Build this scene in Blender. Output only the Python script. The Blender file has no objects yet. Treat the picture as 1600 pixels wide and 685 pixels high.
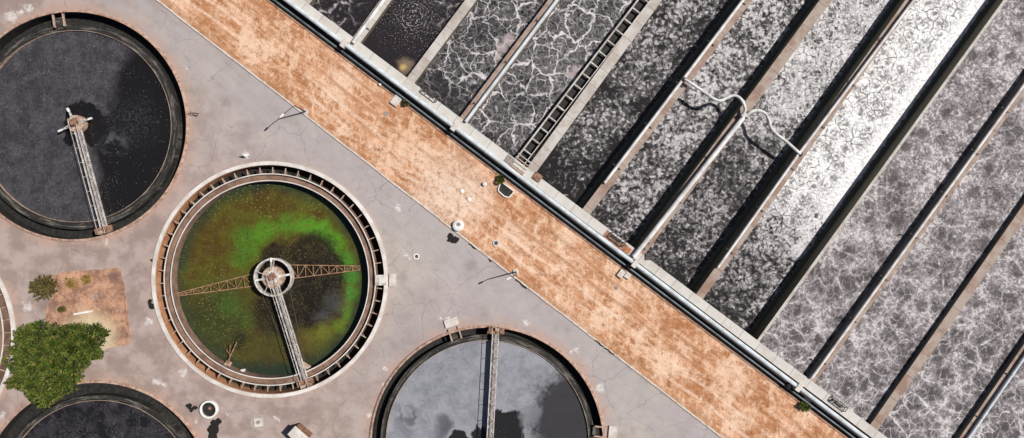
import bpy, math, random
from mathutils import Vector, Matrix
from mathutils.geometry import delaunay_2d_cdt
random.seed(7)
sc = bpy.context.scene
COL = sc.collection
# ------------------------------------------------------------------ camera
H = 88.0; F = 1100.0
cam = bpy.data.objects.new('camera', bpy.data.cameras.new('camera')); COL.objects.link(cam)
cam.location = (0, 0, H); cam.rotation_euler = (0, 0, 0)
cam.data.sensor_width = 36; cam.data.lens = 36 * F / 1600
cam.data.clip_start = 1; cam.data.clip_end = 3000
sc.camera = cam
# ------------------------------------------------------------------ sky and sun
EL = math.radians(53); SX, SY = 0.966, 0.26
w = bpy.data.worlds.new('World'); sc.world = w; w.use_nodes = True
nt = w.node_tree; bg = nt.nodes['Background']; sk = nt.nodes.new('ShaderNodeTexSky')
sk.sky_type = 'NISHITA'; sk.sun_disc = False; sk.sun_elevation = EL; sk.sun_rotation = math.atan2(SX, SY)
sk.air_density = 0.55; sk.dust_density = 1.2; sk.ozone_density = 0.4; sk.altitude = 100
nt.links.new(sk.outputs[0], bg.inputs[0]); bg.inputs[1].default_value = 0.06
sl = bpy.data.lights.new('sun', 'SUN'); sl.energy = 4.9; sl.angle = math.radians(0.5); sl.color = (1.0, 0.955, 0.89)
sun = bpy.data.objects.new('sun', sl); COL.objects.link(sun)
n_ = math.hypot(SX, SY)
sv = Vector((SX / n_ * math.cos(EL), SY / n_ * math.cos(EL), math.sin(EL)))
sun.rotation_euler = sv.to_track_quat('Z', 'Y').to_euler(); sun.location = sv * 150
sc.view_settings.view_transform = 'Standard'; sc.view_settings.look = 'None'
sc.view_settings.gamma = 1; sc.view_settings.exposure = 0.0

# ------------------------------------------------------------------ helpers
def P(px, py, z=0.0):
    k = (H - z) / F
    return Vector(((px - 800) * k, (342.5 - py) * k, z))
OFF = {}
class MB:
    def __init__(s): s.v = []; s.f = []
    def add(s, vs, fs):
        b = len(s.v); s.v += [tuple(v) for v in vs]; s.f += [tuple(b + i for i in f) for f in fs]
    def prism(s, pts, z0, z1):
        n = len(pts)
        a = sum(pts[i][0] * pts[(i + 1) % n][1] - pts[(i + 1) % n][0] * pts[i][1] for i in range(n))
        if a < 0: pts = pts[::-1]
        vs = [(p[0], p[1], z0) for p in pts] + [(p[0], p[1], z1) for p in pts]
        s.add(vs, [tuple(range(n))[::-1], tuple(range(n, 2 * n))] + [(i, (i + 1) % n, n + (i + 1) % n, n + i) for i in range(n)])
    def box(s, c, sz, rz=0):
        ca, sa = math.cos(rz), math.sin(rz); hx, hy = sz[0] / 2, sz[1] / 2
        s.prism([(c[0] + x * ca - y * sa, c[1] + x * sa + y * ca) for x, y in ((-hx, -hy), (hx, -hy), (hx, hy), (-hx, hy))], c[2] - sz[2] / 2, c[2] + sz[2] / 2)
    def wall(s, a, b, wd, z0, z1):
        a = Vector(a[:2]); b = Vector(b[:2]); d = (b - a).normalized(); n = Vector((-d.y, d.x)) * wd / 2
        s.prism([a - n, b - n, b + n, a + n], z0, z1)
    def beam(s, a, b, wd, ht=None):
        ht = ht or wd; a = Vector(a); b = Vector(b); d = (b - a).normalized()
        up = Vector((0, 0, 1)) if abs(d.z) < 0.95 else Vector((1, 0, 0))
        x = d.cross(up).normalized() * wd / 2; y = x.cross(d).normalized() * ht / 2
        s.add([a - x - y, a + x - y, a + x + y, a - x + y, b - x - y, b + x - y, b + x + y, b - x + y],
              [(0, 1, 2, 3), (7, 6, 5, 4), (0, 4, 5, 1), (1, 5, 6, 2), (2, 6, 7, 3), (3, 7, 4, 0)])
    def tube(s, path, r, n=12, cap=True):
        path = [Vector(p) for p in path]; rings = []
        for i, p in enumerate(path):
            d = (path[min(i + 1, len(path) - 1)] - path[max(i - 1, 0)]).normalized()
            up = Vector((0, 0, 1)) if abs(d.z) < 0.9 else Vector((1, 0, 0))
            x = d.cross(up).normalized(); y = x.cross(d).normalized()
            rr = r[i] if isinstance(r, (list, tuple)) else r
            rings.append([p + (x * math.cos(2 * math.pi * k / n) + y * math.sin(2 * math.pi * k / n)) * rr for k in range(n)])
        vs = [v for R_ in rings for v in R_]; fs = []
        for i in range(len(path) - 1):
            for k in range(n):
                fs.append((i * n + k, i * n + (k + 1) % n, (i + 1) * n + (k + 1) % n, (i + 1) * n + k))
        s.add(vs, fs)
        if cap: s.add(rings[0], [tuple(range(n))[::-1]]); s.add(rings[-1], [tuple(range(n))])
    def lathe(s, prof, c, n=96, closed=True, jit=0.0):
        m = len(prof); vs = []
        for k in range(n):
            a = 2 * math.pi * k / n
            for r, z in prof:
                rr = r + (jit * math.sin(a * 7 + z) if jit else 0)
                vs.append((c[0] + rr * math.cos(a), c[1] + rr * math.sin(a), c[2] + z))
        fs = []
        for k in range(n):
            k2 = (k + 1) % n
            for j in range(m if closed else m - 1):
                j2 = (j + 1) % m; fs.append((k * m + j, k2 * m + j, k2 * m + j2, k * m + j2))
        s.add(vs, fs)
    def disc(s, c, r, n=96):
        s.add([(c[0] + r * math.cos(2 * math.pi * k / n), c[1] + r * math.sin(2 * math.pi * k / n), c[2]) for k in range(n)], [tuple(range(n))])
    def cyl(s, c, r, z0, z1, n=24): s.lathe([(r, z0), (r, z1), (0.001, z1), (0.001, z0)], (c[0], c[1], 0), n)
    def build(s, name, mat, parent=None, loc=None, local=False, smooth=False):
        me = bpy.data.meshes.new(name)
        if parent is not None and not local:
            off = OFF.get(parent.name, Vector((0, 0, 0)))
        elif parent is None and not local:
            if loc is None:
                xs = [v[0] for v in s.v]; ys = [v[1] for v in s.v]; zs = [v[2] for v in s.v]
                loc = ((min(xs) + max(xs)) / 2, (min(ys) + max(ys)) / 2, min(zs))
            off = Vector(loc)
        else: off = Vector((0, 0, 0))
        me.from_pydata([(v[0] - off[0], v[1] - off[1], v[2] - off[2]) for v in s.v], [], s.f)
        me.materials.append(mat); me.validate()
        if smooth:
            for p in me.polygons: p.use_smooth = len(p.vertices) == 4   # end caps stay flat
        o = bpy.data.objects.new(name, me); COL.objects.link(o)
        if parent is not None: o.parent = parent; OFF[o.name] = off
        else: o.location = off; OFF[o.name] = off
        return o
def thing(name, label, cat, loc=(0, 0, 0), rz=0, group=None):
    o = bpy.data.objects.new(name, None); COL.objects.link(o); o.empty_display_size = 0.5
    o.location = loc; o.rotation_euler = (0, 0, rz); OFF[o.name] = Vector(loc)
    return tag(o, label, cat, group)
def tag(o, label, cat, group=None):
    o['label'] = label; o['category'] = cat
    if group: o['group'] = group
    return o
def struct(o): o['kind'] = 'structure'; return o

# ------------------------------------------------------------------ material helper
class MT:
    def __init__(s, name, rough=0.85, spec=0.3, metal=0.0):
        s.m = bpy.data.materials.new(name); s.m.use_nodes = True; s.t = s.m.node_tree
        s.b = s.t.nodes['Principled BSDF']; s.b.inputs['Roughness'].default_value = rough
        s.b.inputs['Specular IOR Level'].default_value = spec; s.b.inputs['Metallic'].default_value = metal
        s.pos = s.t.nodes.new('ShaderNodeNewGeometry').outputs['Position']
    def inp(s, sock, v):
        if isinstance(v, bpy.types.NodeSocket): s.t.links.new(v, sock)
        else:
            if sock.type == 'RGBA' and len(v) == 3: v = (*v, 1)
            sock.default_value = v
    def math(s, op, a, b=0.0, c=0.0, clamp=False):
        n = s.t.nodes.new('ShaderNodeMath'); n.operation = op; n.use_clamp = clamp
        s.inp(n.inputs[0], a); s.inp(n.inputs[1], b); s.inp(n.inputs[2], c); return n.outputs[0]
    def mul(s, a, b): return s.math('MULTIPLY', a, b)
    def add(s, a, b): return s.math('ADD', a, b)
    def sub(s, a, b): return s.math('SUBTRACT', a, b)
    def mx(s, a, b): return s.math('MAXIMUM', a, b)
    def vm(s, op, a, b=(0, 0, 0), sc_=None):
        n = s.t.nodes.new('ShaderNodeVectorMath'); n.operation = op
        s.inp(n.inputs[0], a); s.inp(n.inputs[1], b)
        if sc_ is not None: s.inp(n.inputs[3], sc_)
        return n.outputs['Value'] if op in ('DISTANCE', 'LENGTH', 'DOT_PRODUCT') else n.outputs[0]
    def noise(s, v=None, scale=1, det=4, rough=0.55, dist=0, color=False):
        n = s.t.nodes.new('ShaderNodeTexNoise'); n.noise_dimensions = '3D'
        s.inp(n.inputs['Vector'], v if v is not None else s.pos); s.inp(n.inputs['Scale'], scale)
        s.inp(n.inputs['Detail'], det); s.inp(n.inputs['Roughness'], rough); s.inp(n.inputs['Distortion'], dist)
        return n.outputs['Color' if color else 'Fac']
    def vor(s, v=None, scale=1, feat='DISTANCE_TO_EDGE', rand=1.0, out='Distance'):
        n = s.t.nodes.new('ShaderNodeTexVoronoi'); n.feature = feat; n.voronoi_dimensions = '2D'
        s.inp(n.inputs['Vector'], v if v is not None else s.pos); s.inp(n.inputs['Scale'], scale); s.inp(n.inputs['Randomness'], rand)
        return n.outputs[out]
    def ss(s, x, a, b, lo=0.0, hi=1.0, lin=False):
        n = s.t.nodes.new('ShaderNodeMapRange'); n.interpolation_type = 'LINEAR' if lin else 'SMOOTHSTEP'
        s.inp(n.inputs[0], x); s.inp(n.inputs[1], a); s.inp(n.inputs[2], b); s.inp(n.inputs[3], lo); s.inp(n.inputs[4], hi)
        return n.outputs[0]
    def mix(s, f, a, b):
        n = s.t.nodes.new('ShaderNodeMix'); n.data_type = 'RGBA'; n.clamp_factor = True
        s.inp(n.inputs[0], f); s.inp(n.inputs[6], a); s.inp(n.inputs[7], b); return n.outputs[2]
    def warp(s, v, scale, amp, det=2):
        c = s.noise(v, scale, det, 0.5, 0, True); c = s.vm('SUBTRACT', c, (0.5, 0.5, 0.5)); c = s.vm('SCALE', c, sc_=amp)
        return s.vm('ADD', v, c)
    def mapping(s, v, rot, scale):
        n = s.t.nodes.new('ShaderNodeMapping'); n.vector_type = 'TEXTURE'
        s.inp(n.inputs[0], v); n.inputs['Rotation'].default_value = (0, 0, rot); n.inputs['Scale'].default_value = scale
        return n.outputs[0]
    def blob(s, v, px, py, rpx, soft=0.3):
        q = P(px, py); d = s.vm('DISTANCE', s.flat(v), (q.x, q.y, 0)); r = rpx * 0.08
        return s.ss(d, r * (1 + soft), r * (1 - soft))
    def flat(s, v):
        return s.vm('MULTIPLY', v, (1, 1, 0))
    def color(s, c): s.inp(s.b.inputs['Base Color'], c); return s
    def rough(s, c): s.inp(s.b.inputs['Roughness'], c); return s
    def bump(s, h, strength=0.5, dist=0.1):
        n = s.t.nodes.new('ShaderNodeBump'); n.inputs['Strength'].default_value = strength; n.inputs['Distance'].default_value = dist
        s.inp(n.inputs['Height'], h); s.t.links.new(n.outputs[0], s.b.inputs['Normal']); return s

def simple(name, c1, c2, scale=1.5, rough=0.8, spec=0.3, metal=0.0, det=6, lo=0.35, hi=0.65, bump=0.2):
    m = MT(name, rough, spec, metal); n = m.noise(None, scale, det, 0.62)
    m.color(m.mix(m.ss(n, lo, hi), c1, c2)); m.bump(m.noise(None, scale * 5, 4), bump, 0.03); return m.m

# direction of the long deck (d) and of the basins (u), world space
DANG = -math.radians(36.9); UANG = math.radians(53.5)
def concrete_slab(name, base, dirt, ang, pitch=2.0, amount=0.6):
    m = MT(name, 0.9, 0.2)
    v = m.mapping(m.pos, ang, (1, 1, 1))
    sx = m.t.nodes.new('ShaderNodeSeparateXYZ'); m.inp(sx.inputs[0], v)
    cell = m.math('FLOOR', m.math('DIVIDE', sx.outputs[0], pitch))
    wn = m.t.nodes.new('ShaderNodeTexWhiteNoise'); wn.noise_dimensions = '1D'; m.inp(wn.inputs['W'], cell)
    n1 = m.noise(None, 0.5, 6, 0.65); n2 = m.noise(None, 3.5, 6, 0.7)
    f = m.add(m.mul(m.ss(n1, 0.4, 0.62), amount), m.mul(m.sub(wn.outputs[0], 0.5), 0.35))
    c = m.mix(f, base, dirt)
    c = m.mix(m.mul(m.ss(n2, 0.56, 0.72), 0.55), c, tuple(x * 0.45 for x in base))
    fr = m.math('FRACT', m.math('DIVIDE', sx.outputs[0], pitch))
    joint = m.ss(m.math('ABSOLUTE', m.sub(fr, 0.5)), 0.5 - 0.045 / pitch * 1.2, 0.5 - 0.03 / pitch)
    c = m.mix(m.mul(joint, 0.6), c, tuple(x * 0.3 for x in base))
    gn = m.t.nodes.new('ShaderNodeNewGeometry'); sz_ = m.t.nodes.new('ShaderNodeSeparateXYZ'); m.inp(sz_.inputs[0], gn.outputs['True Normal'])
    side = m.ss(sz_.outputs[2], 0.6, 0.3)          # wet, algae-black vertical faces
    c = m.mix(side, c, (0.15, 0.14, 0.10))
    m.color(c); m.bump(n2, 0.25, 0.03); return m.m

M = {}
M['deck'] = concrete_slab('deck_concrete', (0.56, 0.54, 0.51), (0.40, 0.36, 0.32), DANG, 2.6, 0.4)
M['wall_pale'] = concrete_slab('wall_concrete_pale', (0.52, 0.49, 0.46), (0.33, 0.27, 0.23), UANG, 2.4, 0.6)
M['wall_tan'] = concrete_slab('wall_concrete_tan', (0.37, 0.305, 0.265), (0.27, 0.18, 0.14), UANG, 3.4, 0.9)
M['pipe'] = simple('white_painted_pipe', (0.60, 0.66, 0.70), (0.46, 0.49, 0.51), 0.9, 0.7, 0.25)
M['pipe_dirty'] = simple('weathered_white_pipe', (0.72, 0.72, 0.72), (0.50, 0.48, 0.46), 0.8, 0.75, 0.2)
M['pipe_grey'] = simple('blue_grey_pipe', (0.14, 0.19, 0.22), (0.07, 0.09, 0.10), 0.8, 0.5, 0.5)
M['black'] = simple('black_rubber_tar_shade', (0.012, 0.012, 0.012), (0.03, 0.028, 0.026), 2, 0.7)
M['steel_dark'] = simple('dark_weathered_steel', (0.04, 0.04, 0.042), (0.10, 0.085, 0.075), 3, 0.6)
M['steel_pale'] = simple('galvanised_steel', (0.62, 0.60, 0.58), (0.34, 0.29, 0.26), 1.6, 0.6, 0.4)
M['grating'] = simple('dirty_grating', (0.20, 0.18, 0.175), (0.33, 0.29, 0.27), 2.5, 0.8)
M['rust'] = simple('rusted_steel', (0.34, 0.20, 0.13), (0.15, 0.075, 0.05), 2.5, 0.85)
M['rust_pale'] = simple('pale_rusted_steel', (0.50, 0.38, 0.30), (0.30, 0.19, 0.14), 2.5, 0.85)
M['rust_arm'] = simple('rusty_arm_steel', (0.36, 0.21, 0.12), (0.20, 0.11, 0.065), 2.5, 0.9)
M['white'] = simple('white_paint', (0.80, 0.80, 0.79), (0.66, 0.63, 0.60), 1.5, 0.6, bump=0.05)
M['rim_pink'] = simple('rim_concrete', (0.50, 0.36, 0.29), (0.30, 0.17, 0.12), 2.2, 0.9)
M['rim_white'] = simple('rim_white_concrete', (0.68, 0.65, 0.62), (0.52, 0.47, 0.43), 0.7, 0.9)
M['inner_dark'] = simple('stained_wall_shaded_floor', (0.012, 0.012, 0.010), (0.028, 0.025, 0.022), 2, 0.9)
M['orange'] = simple('orange_stained_channel_floor', (0.56, 0.29, 0.15), (0.36, 0.17, 0.09), 1.1, 0.95)
M['trough'] = simple('brown_trough', (0.26, 0.165, 0.12), (0.15, 0.09, 0.065), 0.9, 0.9)
M['slab'] = simple('pale_concrete_slab', (0.62, 0.58, 0.54), (0.48, 0.42, 0.38), 1.5, 0.9)
TANKS = {'T1': (115, 197, 181), 'T2': (422, 437, 184.5), 'T3': (152, 778, 184), 'T4': (761.5, 692, 184), 'T5': (-159, 526, 184)}
def algae(name, dark, light, lo, hi):
    m = MT(name, 0.8, 0.3); rr = None
    for k in ('T1', 'T3', 'T4'):
        x, y, r = TANKS[k]; q = P(x, y); d = m.vm('DISTANCE', m.flat(m.pos), (q.x, q.y, 0)); rr = d if rr is None else m.math('MINIMUM', rr, d)
    cb = m.t.nodes.new('ShaderNodeCombineXYZ'); m.inp(cb.inputs[2], m.mul(rr, 2.6))
    v = m.vm('ADD', m.vm('MULTIPLY', m.pos, (0.30, 0.30, 0)), cb.outputs[0])
    n = m.noise(v, 1.3, 7, 0.70); n2 = m.noise(None, 2.5, 6, 0.75)
    c = m.mix(m.ss(n, lo, hi), dark, light); c = m.mix(m.mul(m.ss(n2, 0.56, 0.70), 0.35), c, light)
    m.color(c); m.bump(n, 0.4, 0.05); return m.m
M['algae'] = algae('algae_launder', (0.020, 0.019, 0.017), (0.185, 0.165, 0.148), 0.48, 0.68)

# --- pavement
def pavement():
    m = MT('pavement', 0.92, 0.2)
    big = m.noise(None, 0.05, 4, 0.5); mid = m.noise(None, 0.35, 7, 0.62); fine = m.noise(None, 4.0, 6, 0.75)
    c = m.mix(m.ss(big, 0.42, 0.58), (0.395, 0.352, 0.322), (0.372, 0.322, 0.325))
    c = m.mix(m.mul(m.ss(mid, 0.48, 0.66), 0.45), c, (0.46, 0.42, 0.39))
    c = m.mix(m.mul(m.ss(mid, 0.48, 0.32), 0.55), c, (0.27, 0.23, 0.215))
    gr = m.noise(m.warp(m.pos, 0.8, 1.2, 4), 0.9, 8, 0.74)
    c = m.mix(m.mul(m.ss(gr, 0.52, 0.66), 0.40), c, (0.235, 0.195, 0.18)); c = m.mix(m.mul(m.ss(gr, 0.46, 0.34), 0.35), c, (0.47, 0.435, 0.41))
    pj = m.mapping(m.pos, 0.35, (6.5, 4.2, 1)); pw_ = m.t.nodes.new('ShaderNodeTexWhiteNoise'); pw_.noise_dimensions = '3D'; m.inp(pw_.inputs['Vector'], m.vm('FLOOR', m.vm('MULTIPLY', pj, (1, 1, 0))))
    c = m.mix(m.ss(pw_.outputs[0], 0.70, 1.0, 0, 0.28, True), c, (0.27, 0.245, 0.24))
    # warmer, dirtier yard towards the lower left
    sx = m.t.nodes.new('ShaderNodeSeparateXYZ'); m.inp(sx.inputs[0], m.pos)
    west = m.ss(m.add(sx.outputs[0], m.mul(sx.outputs[1], 0.6)), -14.0, -46.0)
    c = m.mix(m.mul(west, 0.85), c, m.mix(m.ss(mid, 0.4, 0.6), (0.27, 0.20, 0.175), (0.385, 0.305, 0.275)))
    # road lane along the kerb
    q = P(659.7, 320); d = Vector((0.79, -0.613)); nrm = Vector((-d.y, d.x))
    dist = m.math('ABSOLUTE', m.vm('DOT_PRODUCT', m.vm('SUBTRACT', m.pos, (q.x, q.y, 0)), (nrm.x, nrm.y, 0)))
    v = m.mapping(m.pos, math.atan2(d.y, d.x), (9, 1, 1))
    streak = m.noise(v, 0.9, 6, 0.65)
    lane = m.ss(m.add(dist, m.mul(mid, 1.5)), 7.0, 4.6)
    c = m.mix(m.mul(lane, m.ss(streak, 0.35, 0.65, 0.15, 0.65)), c, (0.375, 0.352, 0.355))
    tyre = m.mx(m.ss(m.math('ABSOLUTE', m.sub(dist, 2.1)), 0.5, 0.1), m.ss(m.math('ABSOLUTE', m.sub(dist, 4.0)), 0.5, 0.1))
    c = m.mix(m.mul(m.mul(tyre, m.ss(streak, 0.4, 0.6)), 0.12), c, (0.24, 0.24, 0.245))
    edge = m.ss(m.add(dist, m.mul(mid, 1.2)), 1.0, 0.55)
    c = m.mix(m.mul(edge, 0.6), c, (0.22, 0.19, 0.17))
    spill = m.ss(m.add(dist, m.mul(m.sub(m.noise(None, 0.9, 7, 0.72), 0.5), 3.2)), 0.25, 0.0)
    c = m.mix(m.mul(spill, m.ss(fine, .35, .55, .3, .85)), c, (0.42, 0.25, 0.16))
    # rust halo round the tanks
    halo = None
    for k, (x, y, r) in TANKS.items():
        q = P(x, y); dd = m.vm('DISTANCE', m.flat(m.pos), (q.x, q.y, 0)); h = m.ss(dd, r * .08 + 1.7, r * .08 + 0.1)
        if k == 'T2': h = m.mul(h, 0.35)
        halo = h if halo is None else m.mx(halo, h)
    c = m.mix(m.mul(halo, m.ss(mid, 0.34, 0.65, 0.05, 0.7)), c, (0.42, 0.27, 0.215))
    # cracks
    cw = m.warp(m.warp(m.pos, 0.35, 2.5), 2.0, 0.5)
    cr = m.ss(m.vor(cw, 0.16), 0.012, 0.003); keep = m.ss(m.noise(None, 0.12, 2), 0.40, 0.52)
    cr2 = m.ss(m.vor(m.vm('ADD', cw, (31, 17, 0)), 0.42), 0.022, 0.006); keep2 = m.ss(m.noise(m.vm('ADD', m.pos, (50, 0, 0)), 0.16, 3), 0.52, 0.60)
    c = m.mix(m.mul(m.mx(m.mul(cr, keep), m.mul(cr2, keep2)), 0.36), c, (0.16, 0.13, 0.12))
    # old pour joints
    jv = m.mapping(m.pos, DANG, (1, 1, 1)); js = m.t.nodes.new('ShaderNodeSeparateXYZ'); m.inp(js.inputs[0], jv)
    jf = m.math('ABSOLUTE', m.sub(m.math('FRACT', m.math('DIVIDE', js.outputs[0], 7.3)), 0.5))
    c = m.mix(m.mul(m.ss(jf, 0.004, 0.001), 0.22), c, (0.18, 0.16, 0.16))
    # speckle
    c = m.mix(m.mul(m.ss(fine, 0.40, 0.30), 0.5), c, (0.17, 0.15, 0.14))
    c = m.mix(m.mul(m.ss(fine, 0.60, 0.70), 0.35), c, (0.50, 0.48, 0.47))
    # scuffs and darker spots that sit where the photo has them
    sw = m.warp(m.pos, 1.6, 1.6, 4)
    dk = None
    for x, y, r in ((352, 160, 7), (735, 415, 9), (470, 668, 9), (480, 660, 6), (80, 482, 16), (210, 620, 10)):
        b = m.blob(sw, x, y, r, 0.8); dk = b if dk is None else m.mx(dk, b)
    c = m.mix(m.mul(dk, 0.35), c, (0.16, 0.12, 0.10))
    # lime / paint splashes
    wh = None
    for x, y, r in ((18, 26, 11), (46, 13, 8), (32, 20, 7), (384, 242, 6), (42, 480, 9), (622, 325, 6), (688, 498, 5), (700, 497, 4), (822, 506, 6), (937, 606, 8),
                    (892, 552, 4), (900, 547, 4), (246, 598, 8), (256, 601, 6), (287, 583, 6), (233, 503, 7), (432, 653, 4), (436, 656, 3), (291, 105, 3), (600, 603, 5),
                    (640, 402, 4), (634, 398, 3), (166, 378, 5), (602, 578, 6), (576, 650, 6), (3, 650, 6), (307, 657, 2.5), (354, 650, 2.5)):
        b = m.blob(sw, x, y, r * 0.72, 0.6); wh = b if wh is None else m.mx(wh, b)
    c = m.mix(m.mul(wh, m.ss(fine, 0.38, 0.6, 0.15, 0.85)), c, (0.70, 0.67, 0.65))
    # black oil / tar spills
    ow = m.warp(m.pos, 1.3, 0.75, 3)
    ol = None
    for x, y, r in ((704, 370, 6.5), (708, 375, 6.5), (712, 374, 5), (700, 376, 3), (295, 634, 4.5), (299, 640, 4), (304, 638, 4), (335, 662, 7), (341, 659, 6), (333, 672, 9), (332, 684, 8),
                    (237, 407, 2.5), (235, 472, 4), (236, 478, 5)):
        b = m.blob(ow, x, y, r, 0.04); ol = b if ol is None else m.mx(ol, b)
    c = m.mix(ol, c, (0.018, 0.016, 0.016))
    m.color(c); m.bump(m.add(fine, m.mul(cr, -1.0)), 0.3, 0.03); return m.m
M['pavement'] = pavement()

def dirt():
    m = MT('dry_dirt', 0.95, 0.1)
    v = m.mapping(m.warp(m.pos, 0.15, 1.5, 2), DANG + 0.03, (6, 1, 1)); v = m.warp(v, 0.6, 0.9, 5)
    st = m.noise(v, 1.2, 9, 0.72); big = m.noise(m.warp(m.pos, 0.4, 2.5, 4), 0.20, 8, 0.68)
    fine = m.noise(m.warp(m.pos, 2.0, 0.6, 4), 1.7, 9, 0.80)
    v2 = m.mapping(m.pos, DANG - 1.05, (2.4, 1, 1)); rip = m.noise(m.warp(v2, 0.8, 1.0, 4), 0.9, 8, 0.72)
    c = m.mix(m.ss(st, 0.40, 0.60), (0.38, 0.17, 0.075), (0.66, 0.375, 0.235))
    c = m.mix(m.mul(m.ss(rip, 0.50, 0.60), 0.75), c, (0.78, 0.53, 0.375))
    c = m.mix(m.mul(m.ss(big, 0.50, 0.60), 0.75), c, (0.79, 0.56, 0.41))
    c = m.mix(m.mul(m.ss(big, 0.48, 0.38), 0.75), c, (0.40, 0.165, 0.07))
    st2 = m.noise(m.mapping(m.warp(m.pos, 0.5, 1.0, 4), DANG + 0.02, (12, 1, 1)), 1.5, 6, 0.7)
    c = m.mix(m.mul(m.mul(m.ss(st2, 0.54, 0.66), m.ss(fine, .4, .6)), 0.45), c, (0.80, 0.57, 0.42)); c = m.mix(m.mul(m.mul(m.ss(st2, 0.46, 0.36), m.ss(fine, .58, .42)), 0.4), c, (0.34, 0.15, 0.07))
    c = m.mix(m.mul(m.ss(fine, 0.53, 0.64), 0.65), c, (0.82, 0.60, 0.43))
    c = m.mix(m.mul(m.ss(fine, 0.46, 0.36), 0.85), c, (0.22, 0.10, 0.045))
    c = m.mix(m.mul(m.mul(m.ss(rip, 0.46, 0.36), m.ss(fine, 0.52, 0.42)), 0.5), c, (0.24, 0.10, 0.05))
    tr = None
    for (cx, cy, r) in ((560, 430, 178), (560, 430, 168), (548, 480, 255), (548, 480, 247), (900, 900, 520), (900, 900, 508), (880, 930, 480), (1000, 930, 450), (1000, 930, 438), (960, 960, 400), (960, 960, 388)):
        q = P(cx, cy); dd = m.vm('DISTANCE', m.flat(m.warp(m.pos, 0.2, 1.2)), (q.x, q.y, 0))
        b = m.ss(m.math('ABSOLUTE', m.sub(dd, r * .08)), 0.20, 0.05); tr = b if tr is None else m.mx(tr, b)
    c = m.mix(m.mul(tr, m.mul(m.ss(m.noise(None, 0.25, 3), 0.42, 0.6), m.ss(fine, 0.35, 0.6, 0.05, 0.45))), c, (0.80, 0.64, 0.53))
    kq = P(659.7, 320); kd = Vector((0.79, -0.613)); kn = Vector((-kd.y, kd.x))
    ks = m.vm('DOT_PRODUCT', m.vm('SUBTRACT', m.warp(m.pos, 0.06, 3.0, 2), (kq.x, kq.y, 0)), (kn.x, kn.y, 0))
    for o_ in (2.2, 3.9, 5.4, 7.1):
        b = m.mul(m.ss(m.math('ABSOLUTE', m.sub(ks, o_)), 0.28, 0.10), m.ss(m.noise(None, 0.12, 3), 0.42, 0.58))
        c = m.mix(m.mul(b, m.ss(fine, .35, .6, .25, .7)), c, (0.80, 0.60, 0.47) if o_ < 5 else (0.35, 0.165, 0.085))
    c = m.mix(m.mul(m.ss(m.add(ks, m.mul(m.sub(fine, .5), 4)), 1.3, 0.2), 0.5), c, (0.36, 0.19, 0.10))
    q = P(705, 300); dd = m.vm('DISTANCE', m.flat(m.warp(m.pos, .4, 3)), (q.x, q.y, 0))
    c = m.mix(m.mul(m.ss(dd, 7.0, 2.0), m.ss(fine, 0.4, 0.6, 0.2, 0.75)), c, (0.74, 0.60, 0.50))
    tuft = m.mul(m.ss(m.noise(None, 0.5, 8, 0.78), 0.60, 0.66), m.ss(big, 0.55, 0.45))
    c = m.mix(m.mul(tuft, 0.7), c, (0.15, 0.075, 0.035))
    m.color(c); m.bump(m.add(fine, st), 0.9, 0.15); return m.m
M['dirt'] = dirt()

def patch_mat():
    m = MT('patch_earth', 0.95, 0.1); n = m.noise(m.warp(m.pos, 0.7, 1.0), 0.5, 8, 0.7); f = m.noise(None, 3, 7, 0.75)
    c = m.mix(m.ss(n, 0.38, 0.60), (0.25, 0.135, 0.095), (0.50, 0.29, 0.19))
    c = m.mix(m.mul(m.ss(f, 0.55, 0.68), 0.5), c, (0.70, 0.55, 0.43))
    c = m.mix(m.mul(m.ss(f, 0.46, 0.36), 0.7), c, (0.17, 0.09, 0.06))
    q = P(140, 530); dd = m.vm('DISTANCE', m.flat(m.warp(m.pos, .6, 2)), (q.x, q.y, 0))
    c = m.mix(m.mul(m.ss(dd, 4.5, 2.0), 0.6), c, (0.62, 0.56, 0.38))
    for x, y, r, cc in ((135, 437, 8, (0.24, 0.15, 0.03)), (114, 443, 9, (0.26, 0.16, 0.04)), (178, 433, 7, (0.17, 0.10, 0.09)), (100, 482, 4, (0.12, 0.10, 0.04)), (82, 478, 8, (0.2, 0.13, 0.11))):
        c = m.mix(m.mul(m.blob(m.warp(m.pos, 1.5, 1.2, 4), x, y, r, 0.4), 0.8), c, cc)
    m.color(c); m.bump(f, 0.7, 0.1); return m.m
M['patch'] = patch_mat()

# --- foams
DARKW = (0.020, 0.018, 0.019); PALE = (0.60, 0.57, 0.585)
def rot_coords(m):
    """distance along the basins from the deck's inner edge and across them (metres)"""
    q = P(905, 323, 0.9); d = Vector((math.cos(DANG), math.sin(DANG))); u = Vector((-d.y, d.x))
    r = m.vm('SUBTRACT', m.pos, (q.x, q.y, 0))
    return m.vm('DOT_PRODUCT', r, (u.x, u.y, 0)), m.vm('DOT_PRODUCT', r, (d.x, d.y, 0))
def web(m, v, scale, wdt):
    e = m.vor(v, scale); return m.ss(e, wdt, 0.0)
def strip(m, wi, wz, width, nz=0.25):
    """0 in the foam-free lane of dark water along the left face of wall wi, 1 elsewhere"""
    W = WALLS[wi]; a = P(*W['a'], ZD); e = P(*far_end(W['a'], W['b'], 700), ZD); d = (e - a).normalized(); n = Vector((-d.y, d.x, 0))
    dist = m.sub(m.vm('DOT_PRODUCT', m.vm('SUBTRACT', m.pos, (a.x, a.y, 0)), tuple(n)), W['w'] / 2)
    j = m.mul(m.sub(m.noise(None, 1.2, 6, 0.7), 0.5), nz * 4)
    return m.ss(m.add(dist, j), width - 0.1, width + 0.12), dist
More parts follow.
